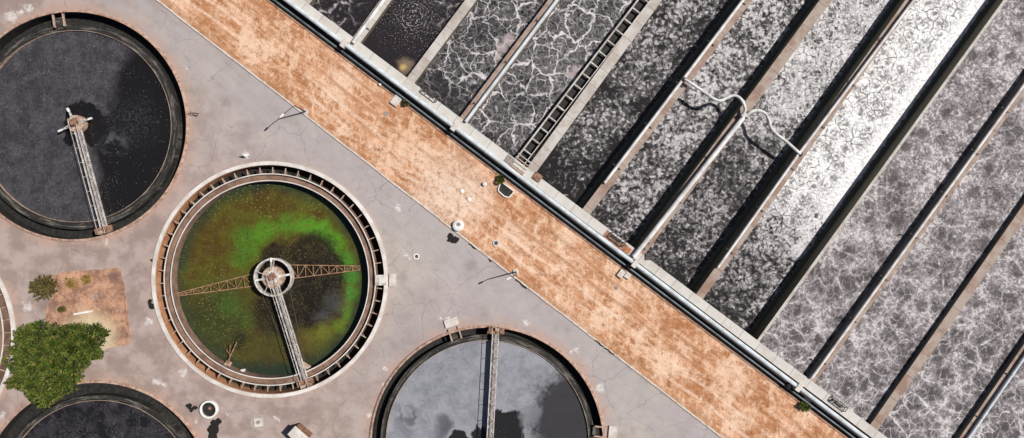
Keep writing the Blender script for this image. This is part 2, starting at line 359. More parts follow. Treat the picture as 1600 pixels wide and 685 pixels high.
def foam_web(name, dens=1.0, seed=0, gap_u=None):
    m = MT(name, 0.45, 0.35)
    p = m.vm('ADD', m.pos, (seed * 13.7, seed * 7.3, 0))
    a = m.warp(m.warp(p, 0.35, 3.2, 3), 1.8, 0.8, 5)
    var = m.noise(p, 0.5, 4, 0.6)
    thick = m.ss(var, 0.36, 0.66, 0.02, 0.10)
    l1 = m.mul(m.ss(m.vor(a, 0.34), thick, 0.0), m.ss(m.noise(p, 1.4, 5, 0.7), 0.30, 0.50, 0.25, 1.0))
    a2 = m.warp(m.warp(m.vm('ADD', p, (40, 11, 0)), 0.7, 1.7, 3), 3.0, 0.4, 5)
    l2 = m.mul(m.ss(m.vor(a2, 0.85), 0.085, 0.0), m.ss(m.noise(p, 0.8, 5, .65), 0.40, 0.60, 0.1, 1.0))
    a3 = m.warp(m.warp(p, 0.9, 1.6, 4), 3.5, 0.35, 4)
    l3 = m.mul(m.ss(m.vor(a3, 2.0), 0.10, 0.0), m.ss(m.noise(p, 1.1, 5, .7), 0.40, 0.62, 0.0, 1.0))
    ridge = m.math('ABSOLUTE', m.sub(m.noise(a3, 1.6, 7, 0.7, 0.8), 0.5))
    hair = m.ss(ridge, 0.035, 0.0)
    tot = m.mx(m.mx(m.mul(l1, 0.95), m.mul(l2, 0.68)), m.mx(m.mul(hair, 0.15), m.mul(l3, 0.36)))
    tot = m.add(tot, m.mul(m.ss(m.noise(a3, 1.5, 5, 0.66), 0.50, 0.72), 0.28))
    big = m.ss(m.noise(p, 0.16, 3), 0.34, 0.58, 0.62, 1.1)
    tot = m.mul(m.mul(tot, big), dens)
    uu, dd = rot_coords(m)
    if gap_u is not None:
        near = m.ss(m.add(uu, m.mul(m.sub(m.noise(p, 0.5, 5, 0.65), 0.5), 9.0)), gap_u[0], gap_u[1], gap_u[2], 1.0)
        tot = m.mul(tot, near)
    col = m.mix(tot, DARKW, PALE); pk = None
    for x, y, r in ((795, 62, 9), (786, 76, 8), (778, 88, 6), (893, 118, 7), (898, 108, 6)):
        b = m.blob(m.warp(m.pos, 1.0, 1.0, 4), x, y, r, .4); pk = b if pk is None else m.mx(pk, b)
    col = m.mix(m.mul(pk, 0.8), col, (0.36, 0.29, 0.30))
    m.color(col); m.rough(m.ss(tot, 0, 0.5, 0.15, 0.7)); m.bump(tot, 0.4, 0.06); return m.m
def foam_clump(name, seed, cover, bright, gap, crack=0.0, wall=None, right_white=False, lane=None):
    m = MT(name, 0.5, 0.3)
    p = m.vm('ADD', m.pos, (seed * 17.1, seed * 5.9, 0))
    uu, dd = rot_coords(m)
    a = m.warp(m.warp(p, 0.8, 0.6, 3), 3.5, 0.28, 4)
    n = m.add(m.add(m.mul(m.noise(a, 1.5, 6, 0.68, 0.25), 0.80), m.mul(m.ss(m.vor(a, 1.9, 'F1'), 0.55, 0.05, 0, 1, True), 0.10)), m.add(m.mul(m.sub(m.noise(p, 0.55, 3), 0.5), 0.25), 0.045))
    n0 = m.noise(p, 0.30, 4, 0.6)
    near = m.ss(m.add(uu, m.mul(m.sub(m.noise(p, 0.8, 7, 0.75), 0.5), 8.0)), gap[0], gap[1])
    prof = m.ss(m.add(uu, m.mul(m.sub(n0, 0.5), 14)), gap[2], gap[3])
    th = m.sub(m.sub(cover[0], m.mul(prof, cover[1])), m.mul(m.sub(n0, 0.5), 0.30))
    th = m.add(th, m.mul(m.sub(1.0, near), 0.12))
    if lane is not None:      # thinner foam along both sides of the basin
        _, dl = strip(m, lane, 0, 0); _, dr = strip(m, lane + 1, 0, 0)
        side = m.math('MINIMUM', m.math('ABSOLUTE', dl), m.math('ABSOLUTE', dr))
        th = m.add(th, m.ss(m.add(side, m.mul(m.sub(n0, 0.5), 6.0)), 3.0, 0.8, 0.0, 0.07))
    f = m.ss(m.sub(n, th), -0.03, 0.06)
    fl = m.warp(m.warp(p, 0.9, 1.6, 4), 3.0, 0.4, 4)
    lines = m.mx(m.mul(m.ss(m.vor(fl, 0.8), 0.07, 0.0), 0.5), m.mul(m.ss(m.math('ABSOLUTE', m.sub(m.noise(fl, 1.5, 7, 0.72), 0.5)), 0.03, 0.0), 0.5))
    f = m.mx(f, m.mul(lines, m.ss(m.sub(n, th), -0.12, -0.03)))
    tone = m.noise(m.vm('ADD', a, (9, 9, 9)), 3.0, 6, 0.74)
    c = m.mix(m.ss(tone, 0.36, 0.64), (0.15, 0.138, 0.144), (0.56, 0.53, 0.55))
    wh = m.mix(m.ss(tone, 0.34, 0.52), (0.40, 0.385, 0.392), (0.84, 0.835, 0.84))
    br = m.mul(prof, bright)
    c = m.mix(br, c, wh)
    if crack:
        ck = m.warp(m.warp(p, 0.8, 0.8, 3), 2.6, 0.35, 4)
        cell = m.vor(ck, 0.70, 'F1')
        k = m.mul(m.ss(m.vor(ck, 0.70), m.ss(m.noise(p, 1.0, 4), .38, .62, 0.015, 0.13), 0.0), m.ss(m.noise(p, 0.6, 4), .36, .50, 0.3, 1.0))
        ckb = m.warp(ck, 4.5, 0.30, 3)
        k2 = m.mul(m.ss(m.vor(m.vm('ADD', ckb, (2, 5, 0)), 1.5), 0.13, 0.0), m.ss(m.noise(m.vm('ADD', p, (8, 0, 0)), 0.7, 4), .46, .56, 0.0, 0.75))
        sp = m.mul(m.ss(cell, 0.62, 0.15), m.ss(m.noise(m.vm('ADD', a, (3, 1, 4)), 2.2, 6, 0.70, 0.4), 0.55, 0.47))
        dark = m.mx(m.mx(k, m.mul(sp, 0.9)), k2)
        dark = m.mul(dark, crack)
        if right_white:
            sv_, dist = strip(m, wall, 0, 0); dark = m.mul(dark, m.ss(m.add(dist, m.mul(m.sub(n0, 0.5), 3.0)), 1.9, 3.4, 0.12, 1.0))
        c = m.mix(dark, c, (0.10, 0.092, 0.095))
    col = m.mix(f, DARKW, c); rg = m.ss(f, 0, 0.5, 0.15, 0.7)
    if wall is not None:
        st, dist = strip(m, wall, 0, 0.6); col = m.mix(st, (0.15, 0.145, 0.10), col)  # foam-free lane, with the wall's shadow tone put into its olive colour
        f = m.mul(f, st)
    m.color(col); m.rough(rg); m.bump(m.mul(f, tone), 0.7, 0.12); return m.m
def foam_grey(name, seed, webb=0.6):
    m = MT(name, 0.5, 0.3)
    p = m.vm('ADD', m.pos, (seed * 11.3, seed * 19.7, 0))
    uu, dd = rot_coords(m)
    rp = m.warp(m.warp(p, 0.25, 2.2, 2), 1.3, 0.9, 6)            # plumes: round boils about 3 m across
    ros = m.vor(rp, 0.34, 'F1'); edge = m.vor(rp, 0.34)
    sp = m.warp(m.warp(m.vm('ADD', p, (17, 3, 0)), 0.7, 1.1, 3), 2.6, 0.42, 5)
    ros2 = m.vor(sp, 0.95, 'F1'); edge2 = m.vor(sp, 0.95)
    a = m.warp(m.warp(p, 0.6, 1.5, 3), 2.4, 0.5, 4)
    n = m.noise(a, 1.7, 7, 0.74, 0.9); g = m.noise(p, 3.2, 5, 0.8); big = m.noise(p, 0.13, 4, 0.6)
    rings = m.math('SINE', m.add(m.mul(ros, 38), m.mul(m.noise(a, 1.3, 4, 0.7), 13)))
    fade = m.ss(m.add(uu, m.mul(m.noise(p, .2, 3), 16)), 44, 10, 0.0, 1.0)      # 1 near the deck
    tone = m.add(m.mul(m.sub(n, 0.5), 1.5), m.add(m.mul(rings, 0.04), m.mul(m.sub(ros2, 0.42), 0.12)))
    tone = m.add(tone, m.mul(m.sub(big, 0.5), 0.75)); tone = m.add(tone, m.mul(m.sub(ros, 0.42), 0.22)); tone = m.add(tone, m.mul(m.sub(m.noise(a, 0.6, 4, 0.6, 0.8), 0.5), 0.4)); tone = m.add(tone, m.mul(m.sub(g, 0.5), 1.7))
    c = m.mix(m.ss(tone, -0.24, -0.02), (0.070, 0.058, 0.062), (0.235, 0.208, 0.218))
    c = m.mix(m.ss(tone, 0.06, 0.26), c, (0.60, 0.565, 0.575))
    # dark boil centres
    dk = m.mul(m.ss(m.add(ros, m.mul(m.sub(n, 0.5), 0.9)), 0.34, 0.14), m.ss(m.noise(p, 0.25, 2), 0.34, 0.50))
    c = m.mix(m.mul(dk, 0.75), c, (0.060, 0.050, 0.054))
    # black water showing between boils close to the deck
    gaps = m.mul(m.ss(m.sub(m.add(n, m.mul(m.sub(0.45, ros2), 0.22)), 0.5), 0.0, 0.10), m.mul(fade, 0.75 * webb))
    c = m.mix(gaps, c, (0.048, 0.042, 0.045))
    # soft froth ridges where boils meet
    wv_ = m.ss(m.noise(p, 0.6, 4), 0.38, 0.66, 0.006, 0.075); br = m.ss(m.noise(p, 1.6, 5, 0.7), 0.34, 0.54, 0.15, 1.0)
    l = m.mul(m.mul(m.ss(edge, wv_, 0.0), br), m.ss(fade, 0, 1, 0.4, 1.0))
    l2 = m.mul(m.mul(m.ss(edge2, 0.075, 0.0), m.ss(m.noise(m.vm('ADD', p, (3, 7, 0)), 0.8, 4), 0.42, 0.6)), m.ss(fade, 0, 1, 0.12, 0.75))
    c = m.mix(m.mul(m.mx(l, l2), webb), c, (0.66, 0.63, 0.64))
    fl = m.mul(m.ss(g, 0.60, 0.70), 0.45); c = m.mix(fl, c, (0.62, 0.60, 0.61))
    m.color(c); m.bump(tone, 0.6, 0.12); return m.m
# sparse strands and bubble rings on black water
def foam_sparse(name):
    m = MT(name, 0.2, 0.4); p = m.pos
    a = m.warp(m.warp(p, 0.4, 2.0, 2), 2.0, 0.5, 4)
    q = P(648, 24); r = m.vm('DISTANCE', m.flat(m.warp(p, 1.3, 1.3, 5)), (q.x, q.y, 0))
    rings = m.mul(m.ss(m.math('SINE', m.mul(r, 15)), 0.1, 0.9), m.ss(r, 3.4, 1.0))
    sp = m.ss(m.noise(p, 6.0, 3, 0.6), 0.60, 0.68)
    f = m.mul(m.mul(rings, m.ss(m.noise(p, 2.6, 5, 0.7), 0.44, 0.62)), 0.55)
    near = m.ss(r, 7.0, 3.0)
    f = m.mx(f, m.mul(sp, m.mul(near, 0.7)))
    qq = P(520, 5); r2 = m.vm('DISTANCE', m.flat(p), (qq.x, qq.y, 0))
    q3 = P(770, -40); r3 = m.vm('DISTANCE', m.flat(p), (q3.x, q3.y, 0))
    zone = m.mx(m.ss(m.add(r2, m.mul(m.noise(p, .4, 4), 4)), 7.0, 3.0), m.ss(r3, 11, 6))
    l = m.mul(m.mul(m.ss(m.vor(a, 0.45), 0.10, 0.0), zone), m.ss(m.noise(p, 0.8, 4), 0.4, 0.6))
    f = m.mx(f, m.mul(l, 0.75)); f = m.mx(f, m.mul(m.mul(m.ss(m.noise(a, 1.8, 8, 0.8), 0.52, 0.7), zone), 0.55))
    c = m.mix(f, (0.022, 0.018, 0.020), PALE)
    yb = m.blob(m.warp(p, 1.2, 1.2, 4), 634, 104, 11, 0.7); c = m.mix(m.mul(yb, 0.55), c, (0.33, 0.25, 0.17))
    yb2 = m.blob(m.warp(p, 2.0, 0.6, 4), 630, 105, 4.5, 0.6); c = m.mix(m.mul(yb2, 0.8), c, (0.52, 0.38, 0.12))
    m.color(c); m.bump(m.noise(p, 1.0, 4), 0.3, 0.05); return m.m

# --- tank waters
def speck(m, scale, lo, hi): return m.ss(m.vor(None, scale, 'F1'), lo, hi)
def water_t1():
    m = MT('dark_scum_water', 0.25, 0.4)
    wv = m.warp(m.warp(m.pos, 0.25, 3.0, 4), 1.2, 0.7, 4)
    n = m.noise(wv, 0.6, 7, 0.65); fine = m.noise(None, 3.0, 6, 0.75)
    grey = m.mix(m.ss(fine, 0.35, 0.65), (0.046, 0.044, 0.050), (0.088, 0.084, 0.094))
    grey = m.mix(m.mul(m.ss(n, 0.38, 0.62), 0.6), grey, (0.024, 0.022, 0.025))
    wis = m.math('ABSOLUTE', m.sub(m.noise(m.warp(m.pos, .15, 5, 3), 0.35, 7, 0.66, 0.8), 0.5)); grey = m.mix(m.mul(m.ss(wis, 0.02, 0.0), 0.35), grey, (0.115, 0.11, 0.12))
    def pl(ax, ay, bx, by, o):  # signed distance to a line in px space
        A = P(ax, ay); B = P(bx, by); d = (B - A).normalized(); nn = Vector((-d.y, d.x, 0))
        return m.add(m.vm('DOT_PRODUCT', m.vm('SUBTRACT', wv, (A.x, A.y, 0)), (nn.x, nn.y, 0)), o)
    e1 = m.ss(pl(205, 40, 140, 230, 0.0), -0.8, 1.6)       # right wedge is open water
    e2 = m.ss(pl(140, 230, 160, 360, 0.0), -0.5, 0.8)
    q = P(150, 190); sy = m.t.nodes.new('ShaderNodeSeparateXYZ'); m.inp(sy.inputs[0], wv)
    top = m.ss(sy.outputs[1], P(0, 235).y - 1.5, P(0, 225).y + 1.5)
    wk = m.warp(wv, 1.4, 1.2, 6)
    openw = m.add(m.mul(e1, top), m.mul(e2, m.sub(1.0, top)))
    openw = m.mx(openw, m.mx(m.mx(m.blob(wk, 125, 188, 33, 0.05), m.blob(wk, 150, 202, 26, 0.06)), m.mx(m.blob(wk, 172, 196, 18, 0.1), m.blob(wk, 108, 220, 12, .1))))
    haze_ = m.mul(m.blob(wv, 200, 190, 34, 0.8), m.ss(fine, 0.45, 0.62))
    ridge = m.mul(m.blob(wv, 175, 222, 18, 0.8), m.ss(n, 0.42, 0.6))
    c = m.mix(openw, grey, (0.011, 0.010, 0.011))
    c = m.mix(m.mul(haze_, 0.5), c, (0.07, 0.068, 0.075)); c = m.mix(m.mul(ridge, 0.7), c, (0.11, 0.11, 0.125))
    s = m.mx(m.mul(speck(m, 1.3, 0.06, 0.03), m.ss(m.noise(None, 0.7, 3), 0.5, 0.66)), m.mul(speck(m, 3.0, 0.12, 0.05), m.mul(m.ss(m.noise(None, 0.5, 5, .7), 0.52, 0.66), 0.6)))
    c = m.mix(m.mul(s, 0.75), c, (0.5, 0.5, 0.5)); m.color(c); return m.m
def water_t4():
    m = MT('grey_scum_water', 0.3, 0.4)
    wv = m.warp(m.warp(m.pos, 0.22, 3.6, 4), 1.0, 1.0, 5)
    n = m.noise(wv, 0.5, 7, 0.65); fine = m.noise(None, 3.0, 6, 0.75)
    grey = m.mix(m.ss(n, 0.35, 0.62), (0.185, 0.192, 0.222), (0.27, 0.275, 0.305))
    grey = m.mix(m.mul(m.ss(fine, 0.5, 0.68), 0.4), grey, (0.29, 0.29, 0.32))
    wis = m.math('ABSOLUTE', m.sub(m.noise(m.warp(m.pos, .15, 5, 3), 0.35, 7, 0.62, 0.8), 0.5)); grey = m.mix(m.mul(m.ss(wis, 0.02, 0.0), 0.35), grey, (0.36, 0.36, 0.385))
    wis2 = m.math('ABSOLUTE', m.sub(m.noise(m.warp(m.pos, .2, 4, 3), 0.5, 7, 0.65, 0.5), 0.47)); grey = m.mix(m.mul(m.ss(wis2, 0.015, 0.0), 0.3), grey, (0.12, 0.12, 0.14))
    q = P(905, 655); d1 = m.vm('DISTANCE', m.flat(wv), (q.x, q.y, 0))
    c = m.mix(m.ss(m.add(d1, m.mul(m.sub(m.noise(wv, 1.2, 7, .7), .5), 5.0)), 7.5, 4.5, 0, .95), grey, (0.030, 0.028, 0.031))
    c = m.mix(m.mul(m.mx(m.blob(wv, 690, 672, 12, .6), m.mul(m.blob(wv, 640, 652, 15, .6), m.ss(m.noise(wv, .8, 4), .46, .54))), 0.7), c, (0.05, 0.05, 0.06))
    c = m.mix(m.mul(m.blob(wv, 634, 666, 11, .4), 0.7), c, (0.17, 0.17, 0.19))
    wd_ = m.warp(wv, 1.6, 1.0, 6)
    dk = m.mx(m.mx(m.blob(wd_, 792, 672, 28, .07), m.blob(wd_, 752, 688, 20, .07)), m.mx(m.blob(wd_, 715, 694, 15, .1), m.blob(wd_, 780, 650, 11, .1)))
    c = m.mix(dk, c, (0.016, 0.015, 0.016))
    c = m.mix(m.mul(m.mul(m.blob(wv, 828, 660, 17, .3), m.ss(n, .35, .5)), 0.8), c, (0.17, 0.17, 0.19))
    s = m.mul(speck(m, 2.2, 0.08, 0.03), m.mul(m.ss(m.noise(None, 0.6, 3), 0.5, 0.66), 0.6))
    c = m.mix(m.mul(s, 0.7), c, (0.6, 0.6, 0.6)); m.color(c); return m.m
def water_t3():
    m = MT('black_scum_water', 0.25, 0.4); n = m.noise(m.warp(m.pos, 0.5, 2, 4), 0.6, 7, 0.65)
    c = m.mix(m.ss(n, 0.42, 0.62), (0.014, 0.013, 0.015), (0.036, 0.034, 0.040))
    wis = m.math('ABSOLUTE', m.sub(m.noise(m.warp(m.pos, .2, 4, 3), 0.4, 7, 0.66, 0.8), 0.5)); c = m.mix(m.mul(m.ss(wis, 0.02, 0.0), 0.4), c, (0.10, 0.097, 0.105))
    s = m.mul(speck(m, 1.9, 0.08, 0.03), m.ss(m.noise(None, 0.7, 3), 0.48, 0.64))
    m.color(m.mix(m.mul(s, 0.7), c, (0.5, 0.5, 0.5))); return m.m
def water_t2():
    m = MT('green_algae_water', 0.25, 0.4)
    wv = m.warp(m.warp(m.pos, 0.22, 2.6, 4), 1.1, 0.8, 5); fine = m.noise(None, 2.6, 7, 0.75); n = m.noise(wv, 0.35, 6, 0.6)
    wf = m.warp(wv, 2.2, 1.0, 6); rag = m.ss(m.noise(wv, 1.5, 7, 0.75), 0.34, 0.54, 0.35, 1.0); q = P(424, 435, -1.5); r = m.vm('DISTANCE', m.flat(wv), (q.x, q.y, 0))
    oliv = m.mix(m.ss(n, 0.36, 0.62), (0.070, 0.042, 0.009), (0.090, 0.088, 0.012))
    c = oliv
    c = m.mix(m.mul(m.blob(wv, 335, 505, 60, .6), 0.8), c, (0.030, 0.040, 0.013))
    for x, y, rr, a, cc in ((378, 380, 26, .85, (0.035, 0.100, 0.010)), (405, 360, 20, .85, (0.045, 0.13, 0.010)), (368, 405, 16, .7, (0.035, 0.09, 0.010)), (440, 352, 18, .8, (0.045, 0.13, 0.012)),
                            (470, 352, 18, .85, (0.050, 0.15, 0.012)), (498, 362, 18, .9, (0.050, 0.17, 0.012)), (520, 382, 17, .9, (0.045, 0.16, 0.012)), (536, 408, 14, .9, (0.035, 0.14, 0.015)),
                            (545, 435, 13, .9, (0.030, 0.14, 0.02)), (545, 462, 13, .85, (0.035, 0.14, 0.02)), (538, 488, 13, .8, (0.05, 0.13, 0.015)), (524, 510, 13, .7, (0.07, 0.12, 0.015)),
                            (500, 527, 13, .65, (0.09, 0.10, 0.02)), (472, 540, 14, .5, (0.09, 0.075, 0.02)), (352, 478, 20, .6, (0.028, 0.07, 0.012)), (385, 505, 16, .5, (0.03, 0.06, 0.012))):
        c = m.mix(m.mul(m.mul(m.blob(wf, x, y, rr * .92, .6), rag), a), c, tuple(k_ * f_ for k_, f_ in zip(cc, (1.6, 1.6, 1.3))))
    for x, y, rr, a in ((475, 465, 52, 1.0), (440, 425, 44, .85), (482, 400, 36, .9), (430, 490, 38, .85), (505, 430, 34, .9), (420, 398, 16, .8)):
        c = m.mix(m.mul(m.blob(wf, x, y, rr * 1.04, .25), a), c, (0.015, 0.011, 0.009))
    c = m.mix(m.mul(m.mx(m.blob(wf, 516, 474, 15, .9), m.blob(wf, 500, 496, 12, .9)), 0.35), c, (0.10, 0.105, 0.115))
    sc_ = m.math('ABSOLUTE', m.sub(m.noise(m.warp(m.pos, .3, 3, 3), 0.8, 7, 0.68), 0.5)); c = m.mix(m.mul(m.ss(sc_, 0.02, 0.0), 0.35), c, (0.13, 0.12, 0.05))
    c = m.mix(m.mul(m.ss(fine, 0.54, 0.68), 0.35), c, (0.11, 0.09, 0.03)); c = m.mix(m.mul(m.ss(fine, 0.47, 0.36), 0.5), c, (0.015, 0.018, 0.008))
    c = m.mix(m.mul(m.blob(wv, 372, 533, 12, .6), 0.8), c, (0.018, 0.018, 0.012))
    c = m.mix(m.mul(m.blob(wv, 430, 560, 46, .6), 0.55), c, (0.04, 0.035, 0.018))
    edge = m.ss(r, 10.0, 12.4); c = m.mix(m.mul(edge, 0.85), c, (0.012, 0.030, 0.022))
    s = m.mx(m.mul(speck(m, 1.5, 0.09, 0.04), m.ss(m.noise(None, 0.25, 3), 0.48, 0.62)), m.mul(speck(m, 3.1, 0.15, 0.06), m.mul(m.ss(m.noise(None, 0.9, 4), 0.50, 0.66), 0.8)))
    sy = m.t.nodes.new('ShaderNodeSeparateXYZ'); m.inp(sy.inputs[0], m.pos)
    s = m.mul(s, m.ss(m.sub(sy.outputs[0], sy.outputs[1]), -12.0, -30.0, 0.25, 1.0))
    c = m.mix(m.mul(s, 0.85), c, (0.50, 0.44, 0.12))
    m.color(c); m.bump(fine, 0.1, 0.02); return m.m

# ------------------------------------------------------------------ aeration basins: layout
ZD = 0.9
def L2(p0, p1):      # line through two px points
    return (Vector(p0), Vector(p1))
def far_end(a, b, total):   # extend from a through b to length total px
    a = Vector(a); b = Vector(b); return a + (b - a).normalized() * total
INNER = ((483, 7), (1357, 662))     # deck's water-side edge, px
PIPEL = ((460, 10), (1350, 683))
def online(L, t):      # point on px line at x=t
    (x0, y0), (x1, y1) = L; k = (t - x0) / (x1 - x0); return Vector((t, y0 + (y1 - y0) * k))
# walls: bottom centre, top centre, width (m), kind
WALLS = [
    dict(a=(388, -64), b=(434, -124), w=1.0, m='wall_pale'),
    dict(a=(478, 3), b=(524, -57), w=1.0, m='wall_pale'),
    dict(a=(558, 62), b=(603, 0), w=1.15, m='wall_pale'),
    dict(a=(643, 124), b=(736, 0), w=1.15, m='wall_pale'),
    dict(a=(727, 185), b=(866, 0), w=1.2, m='wall_tan'),
    dict(a=(832, 264), b=(1025, 0), w=1.25, m='wall_pale'),       # right of the ladder channel
    dict(a=(917, 330), b=(1167, 0), w=1.15, m='wall_tan'),
    dict(a=(992, 406), b=(1291, 0), w=1.25, m='wall_tan'),
    dict(a=(1093, 464), b=(1423, 0), w=1.05, m='wall_tan'),
    dict(a=(1187, 530), b=(1571, 0), w=0.35, m='wall_pale'),
    dict(a=(1268, 594), b=(1600, 135), w=1.1, m='wall_tan'),
    dict(a=(1366, 668), b=(1592, 343), w=1.15, m='wall_tan'),
    dict(a=(1466, 745), b=(1600, 551), w=1.15, m='wall_tan'),
    dict(a=(1566, 820), b=(1700, 625), w=1.15, m='wall_pale'),
]
WATERZ = [0.0, 0.0, 0.0, 0.0, 0.0, -1.3, -1.3, -1.3, -1.3, 0.15, 0.15, 0.15, 0.15]
LEN = 800
for W in WALLS:
    W['e'] = far_end(W['a'], W['b'], LEN + (20 if W['a'][0] > 0 else 0))
foams = [foam_sparse('foam_sparse'), None, foam_web('foam_web_a', 1.0, 1, (0.0, 4.5, 0.25)), foam_web('foam_web_b', 1.1, 2, (-2, 3.0, 0.6)),
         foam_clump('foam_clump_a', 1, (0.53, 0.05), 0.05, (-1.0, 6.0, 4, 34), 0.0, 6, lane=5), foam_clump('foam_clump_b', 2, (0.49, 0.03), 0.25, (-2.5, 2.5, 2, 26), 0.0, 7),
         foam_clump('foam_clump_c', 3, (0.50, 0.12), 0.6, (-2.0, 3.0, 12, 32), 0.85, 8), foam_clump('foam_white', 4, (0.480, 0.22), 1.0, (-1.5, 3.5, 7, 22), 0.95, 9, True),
         foam_grey('foam_grey_a', 1, 0.7), foam_grey('foam_grey_b', 2, 0.8), foam_grey('foam_grey_c', 3, 1.0)]
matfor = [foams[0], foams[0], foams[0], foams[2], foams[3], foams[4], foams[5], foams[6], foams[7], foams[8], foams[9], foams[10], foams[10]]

# ------------------------------------------------------------------ ground with real openings
def circle_pts(c, r, n=96): return [(c[0] + r * math.cos(2 * math.pi * i / n), c[1] + r * math.sin(2 * math.pi * i / n)) for i in range(n)]
def pxw(p, z=0): q = P(p[0], p[1], z); return (q.x, q.y)
outer_off = 14.5 * 0.08
comp = [pxw(p, ZD) for p in (online(INNER, 388), online(INNER, 1566))]
dvec = (Vector(comp[1]) - Vector(comp[0])).normalized(); uvec = Vector((-dvec.y, dvec.x))
comp_poly = [Vector(comp[0]) - uvec * 0.5, Vector(comp[1]) - uvec * 0.5,
             Vector(pxw(WALLS[-1]['e'], ZD)) - uvec * 0.5, Vector(pxw(WALLS[0]['e'], ZD)) - uvec * 0.5]
verts = []; edges = []
def loop(pts):
    b = len(verts); verts.extend([Vector(p) for p in pts]); n = len(pts); edges.extend([(b + i, b + (i + 1) % n) for i in range(n)])
G = 600; loop([(-G, -G), (G, -G), (G, G), (-G, G)])
for k, (x, y, r) in TANKS.items(): loop(circle_pts(P(x, y), r * .08 - 0.2))
loop(comp_poly)
vo, eo, fo, _, _, _ = delaunay_2d_cdt(verts, edges, [], 0, 1e-5)
def inpoly(p, poly):
    c = False; n = len(poly)
    for i in range(n):
        a, b = poly[i], poly[(i + 1) % n]
        if (a[1] > p[1]) != (b[1] > p[1]) and p[0] < (b[0] - a[0]) * (p[1] - a[1]) / (b[1] - a[1]) + a[0]: c = not c
    return c
gm = MB(); gv = [(v.x, v.y, 0) for v in vo]; gf = []
for f in fo:
    c = sum((vo[i] for i in f), Vector((0, 0))) / len(f)
    if any((c - Vector(P(x, y)[:2])).length < r * .08 - 0.25 for x, y, r in TANKS.values()) or inpoly(c, comp_poly): continue
    gf.append(tuple(f))
gm.add(gv, gf); struct(gm.build('ground', M['pavement'], loc=(0, 0, 0)))
# dirt strip between kerb and basins
kerb0, kerb1 = (245 - 600, 0 - 465), (1130 + 600, 685 + 465)
def kerbpt(t): return Vector((245 + 885 * t, 0 + 685 * t))
dm = MB(); N = 60; pts = []
for i in range(N + 1):
    t = -0.7 + 2.4 * i / N; pts.append(pxw(kerbpt(t)))
ed = [pxw(online(((460 - 2, 10 + 2), (1350 - 2, 683 + 2)), x)) for x in (2000, -400)]
dmv = [(p[0], p[1], 0.006) for p in pts]; 
for i in range(N + 1):
    t = -0.7 + 2.4 * i / N; x = 245 + 885 * t + 120; q = Vector(pxw(online(PIPEL, x))) + uvec * 0.9; dmv.append((q.x, q.y, 0.006))
dm.add(dmv, [(i, i + 1, N + 2 + i, N + 1 + i) for i in range(N)])
struct(dm.build('dirt_strip', M['dirt'], loc=(0, 0, 0)))
# kerb: short cast lengths, a real step
km = MB(); L = 46
for i in range(L):
    a = P(*kerbpt(-0.7 + 2.4 * i / L)); b = P(*kerbpt(-0.7 + 2.4 * (i + 1) / L)); d = (b - a).normalized()
    j = Vector((-d.y, d.x, 0)) * random.uniform(-0.03, 0.03)
    km.wall(a + d * 0.02 + j, b - d * 0.02 + j, 0.2, -0.05, 0.13)
struct(km.build('kerb', M['slab']))
# earth patch in the yard
pp = [(78, 432), (100, 425), (150, 421), (189, 419), (192, 440), (197, 480), (203, 515), (203, 532), (196, 540), (172, 544), (140, 560), (90, 560), (70, 520), (72, 480), (88, 452)]
pm = MB(); ptsw = []
for i in range(len(pp)):
    a = Vector(pp[i]); b = Vector(pp[(i + 1) % len(pp)])
    for k in range(6):
        q = a.lerp(b, k / 6); ptsw.append(pxw((q.x + random.uniform(-1, 1), q.y + random.uniform(-1, 1))))
pm.add([(p[0], p[1], 0.02) for p in ptsw], [tuple(range(len(ptsw)))]); struct(pm.build('earth_patch', M['patch']))
bm_ = MB()   # dug edge at its right side
bm_.wall(P(193, 440), P(203, 520), 0.12, 0, 0.16); bm_.wall(P(203, 520), P(201, 536), 0.3, 0, 0.2)
tag(bm_.build('earth_bank', M['patch']), 'low brown earth edge along the right side of the bare patch', 'earth bank')

# ------------------------------------------------------------------ basin structure
bas = thing('aeration_basin', 'long concrete aeration basins full of foaming grey water, running off at a diagonal', 'basin', (P(905, 323).x, P(905, 323).y, 0))
dk = MB(); i0 = Vector(pxw(online(INNER, 380), ZD)); i1 = Vector(pxw(online(INNER, 1580), ZD))
dk.prism([i0, i1, i1 - uvec * 1.15, i0 - uvec * 1.15], -4, ZD); dk.build('deck', M['deck'], bas)
e0 = Vector(pxw(WALLS[0]['e'], ZD)); e1 = Vector(pxw(WALLS[-1]['e'], ZD))
fe = MB(); fe.prism([e0 - uvec * 1.6, e1 - uvec * 1.6, e1 + uvec * 0.2, e0 + uvec * 0.2], -4, ZD - 0.003); fe.build('deck', M['deck'], bas)
for W in WALLS:
    m_ = MB(); a = Vector(pxw(W['a'], ZD)); e = Vector(pxw(W['e'], ZD)); d = (e - a).normalized()
    m_.wall(a - d * 0.6, e + d * 0.1, W['w'], -4, ZD - 0.004); m_.build('divider_wall', M[W['m']], bas)
for i, z in enumerate(WATERZ):
    A, B = WALLS[i], WALLS[i + 1]; m_ = MB()
    # tuck the sheet a little under each wall and the decks
    a = Vector(pxw(A['a'], ZD)); b = Vector(pxw(B['a'], ZD)); c = Vector(pxw(B['e'], ZD)); d = Vector(pxw(A['e'], ZD))
    o_ = uvec * 0.3; q = [a - o_, b - o_, c + o_, d + o_]
    m_.add([(v.x, v.y, z) for v in q], [(0, 1, 2, 3)]); struct(m_.build('water', matfor[i]))
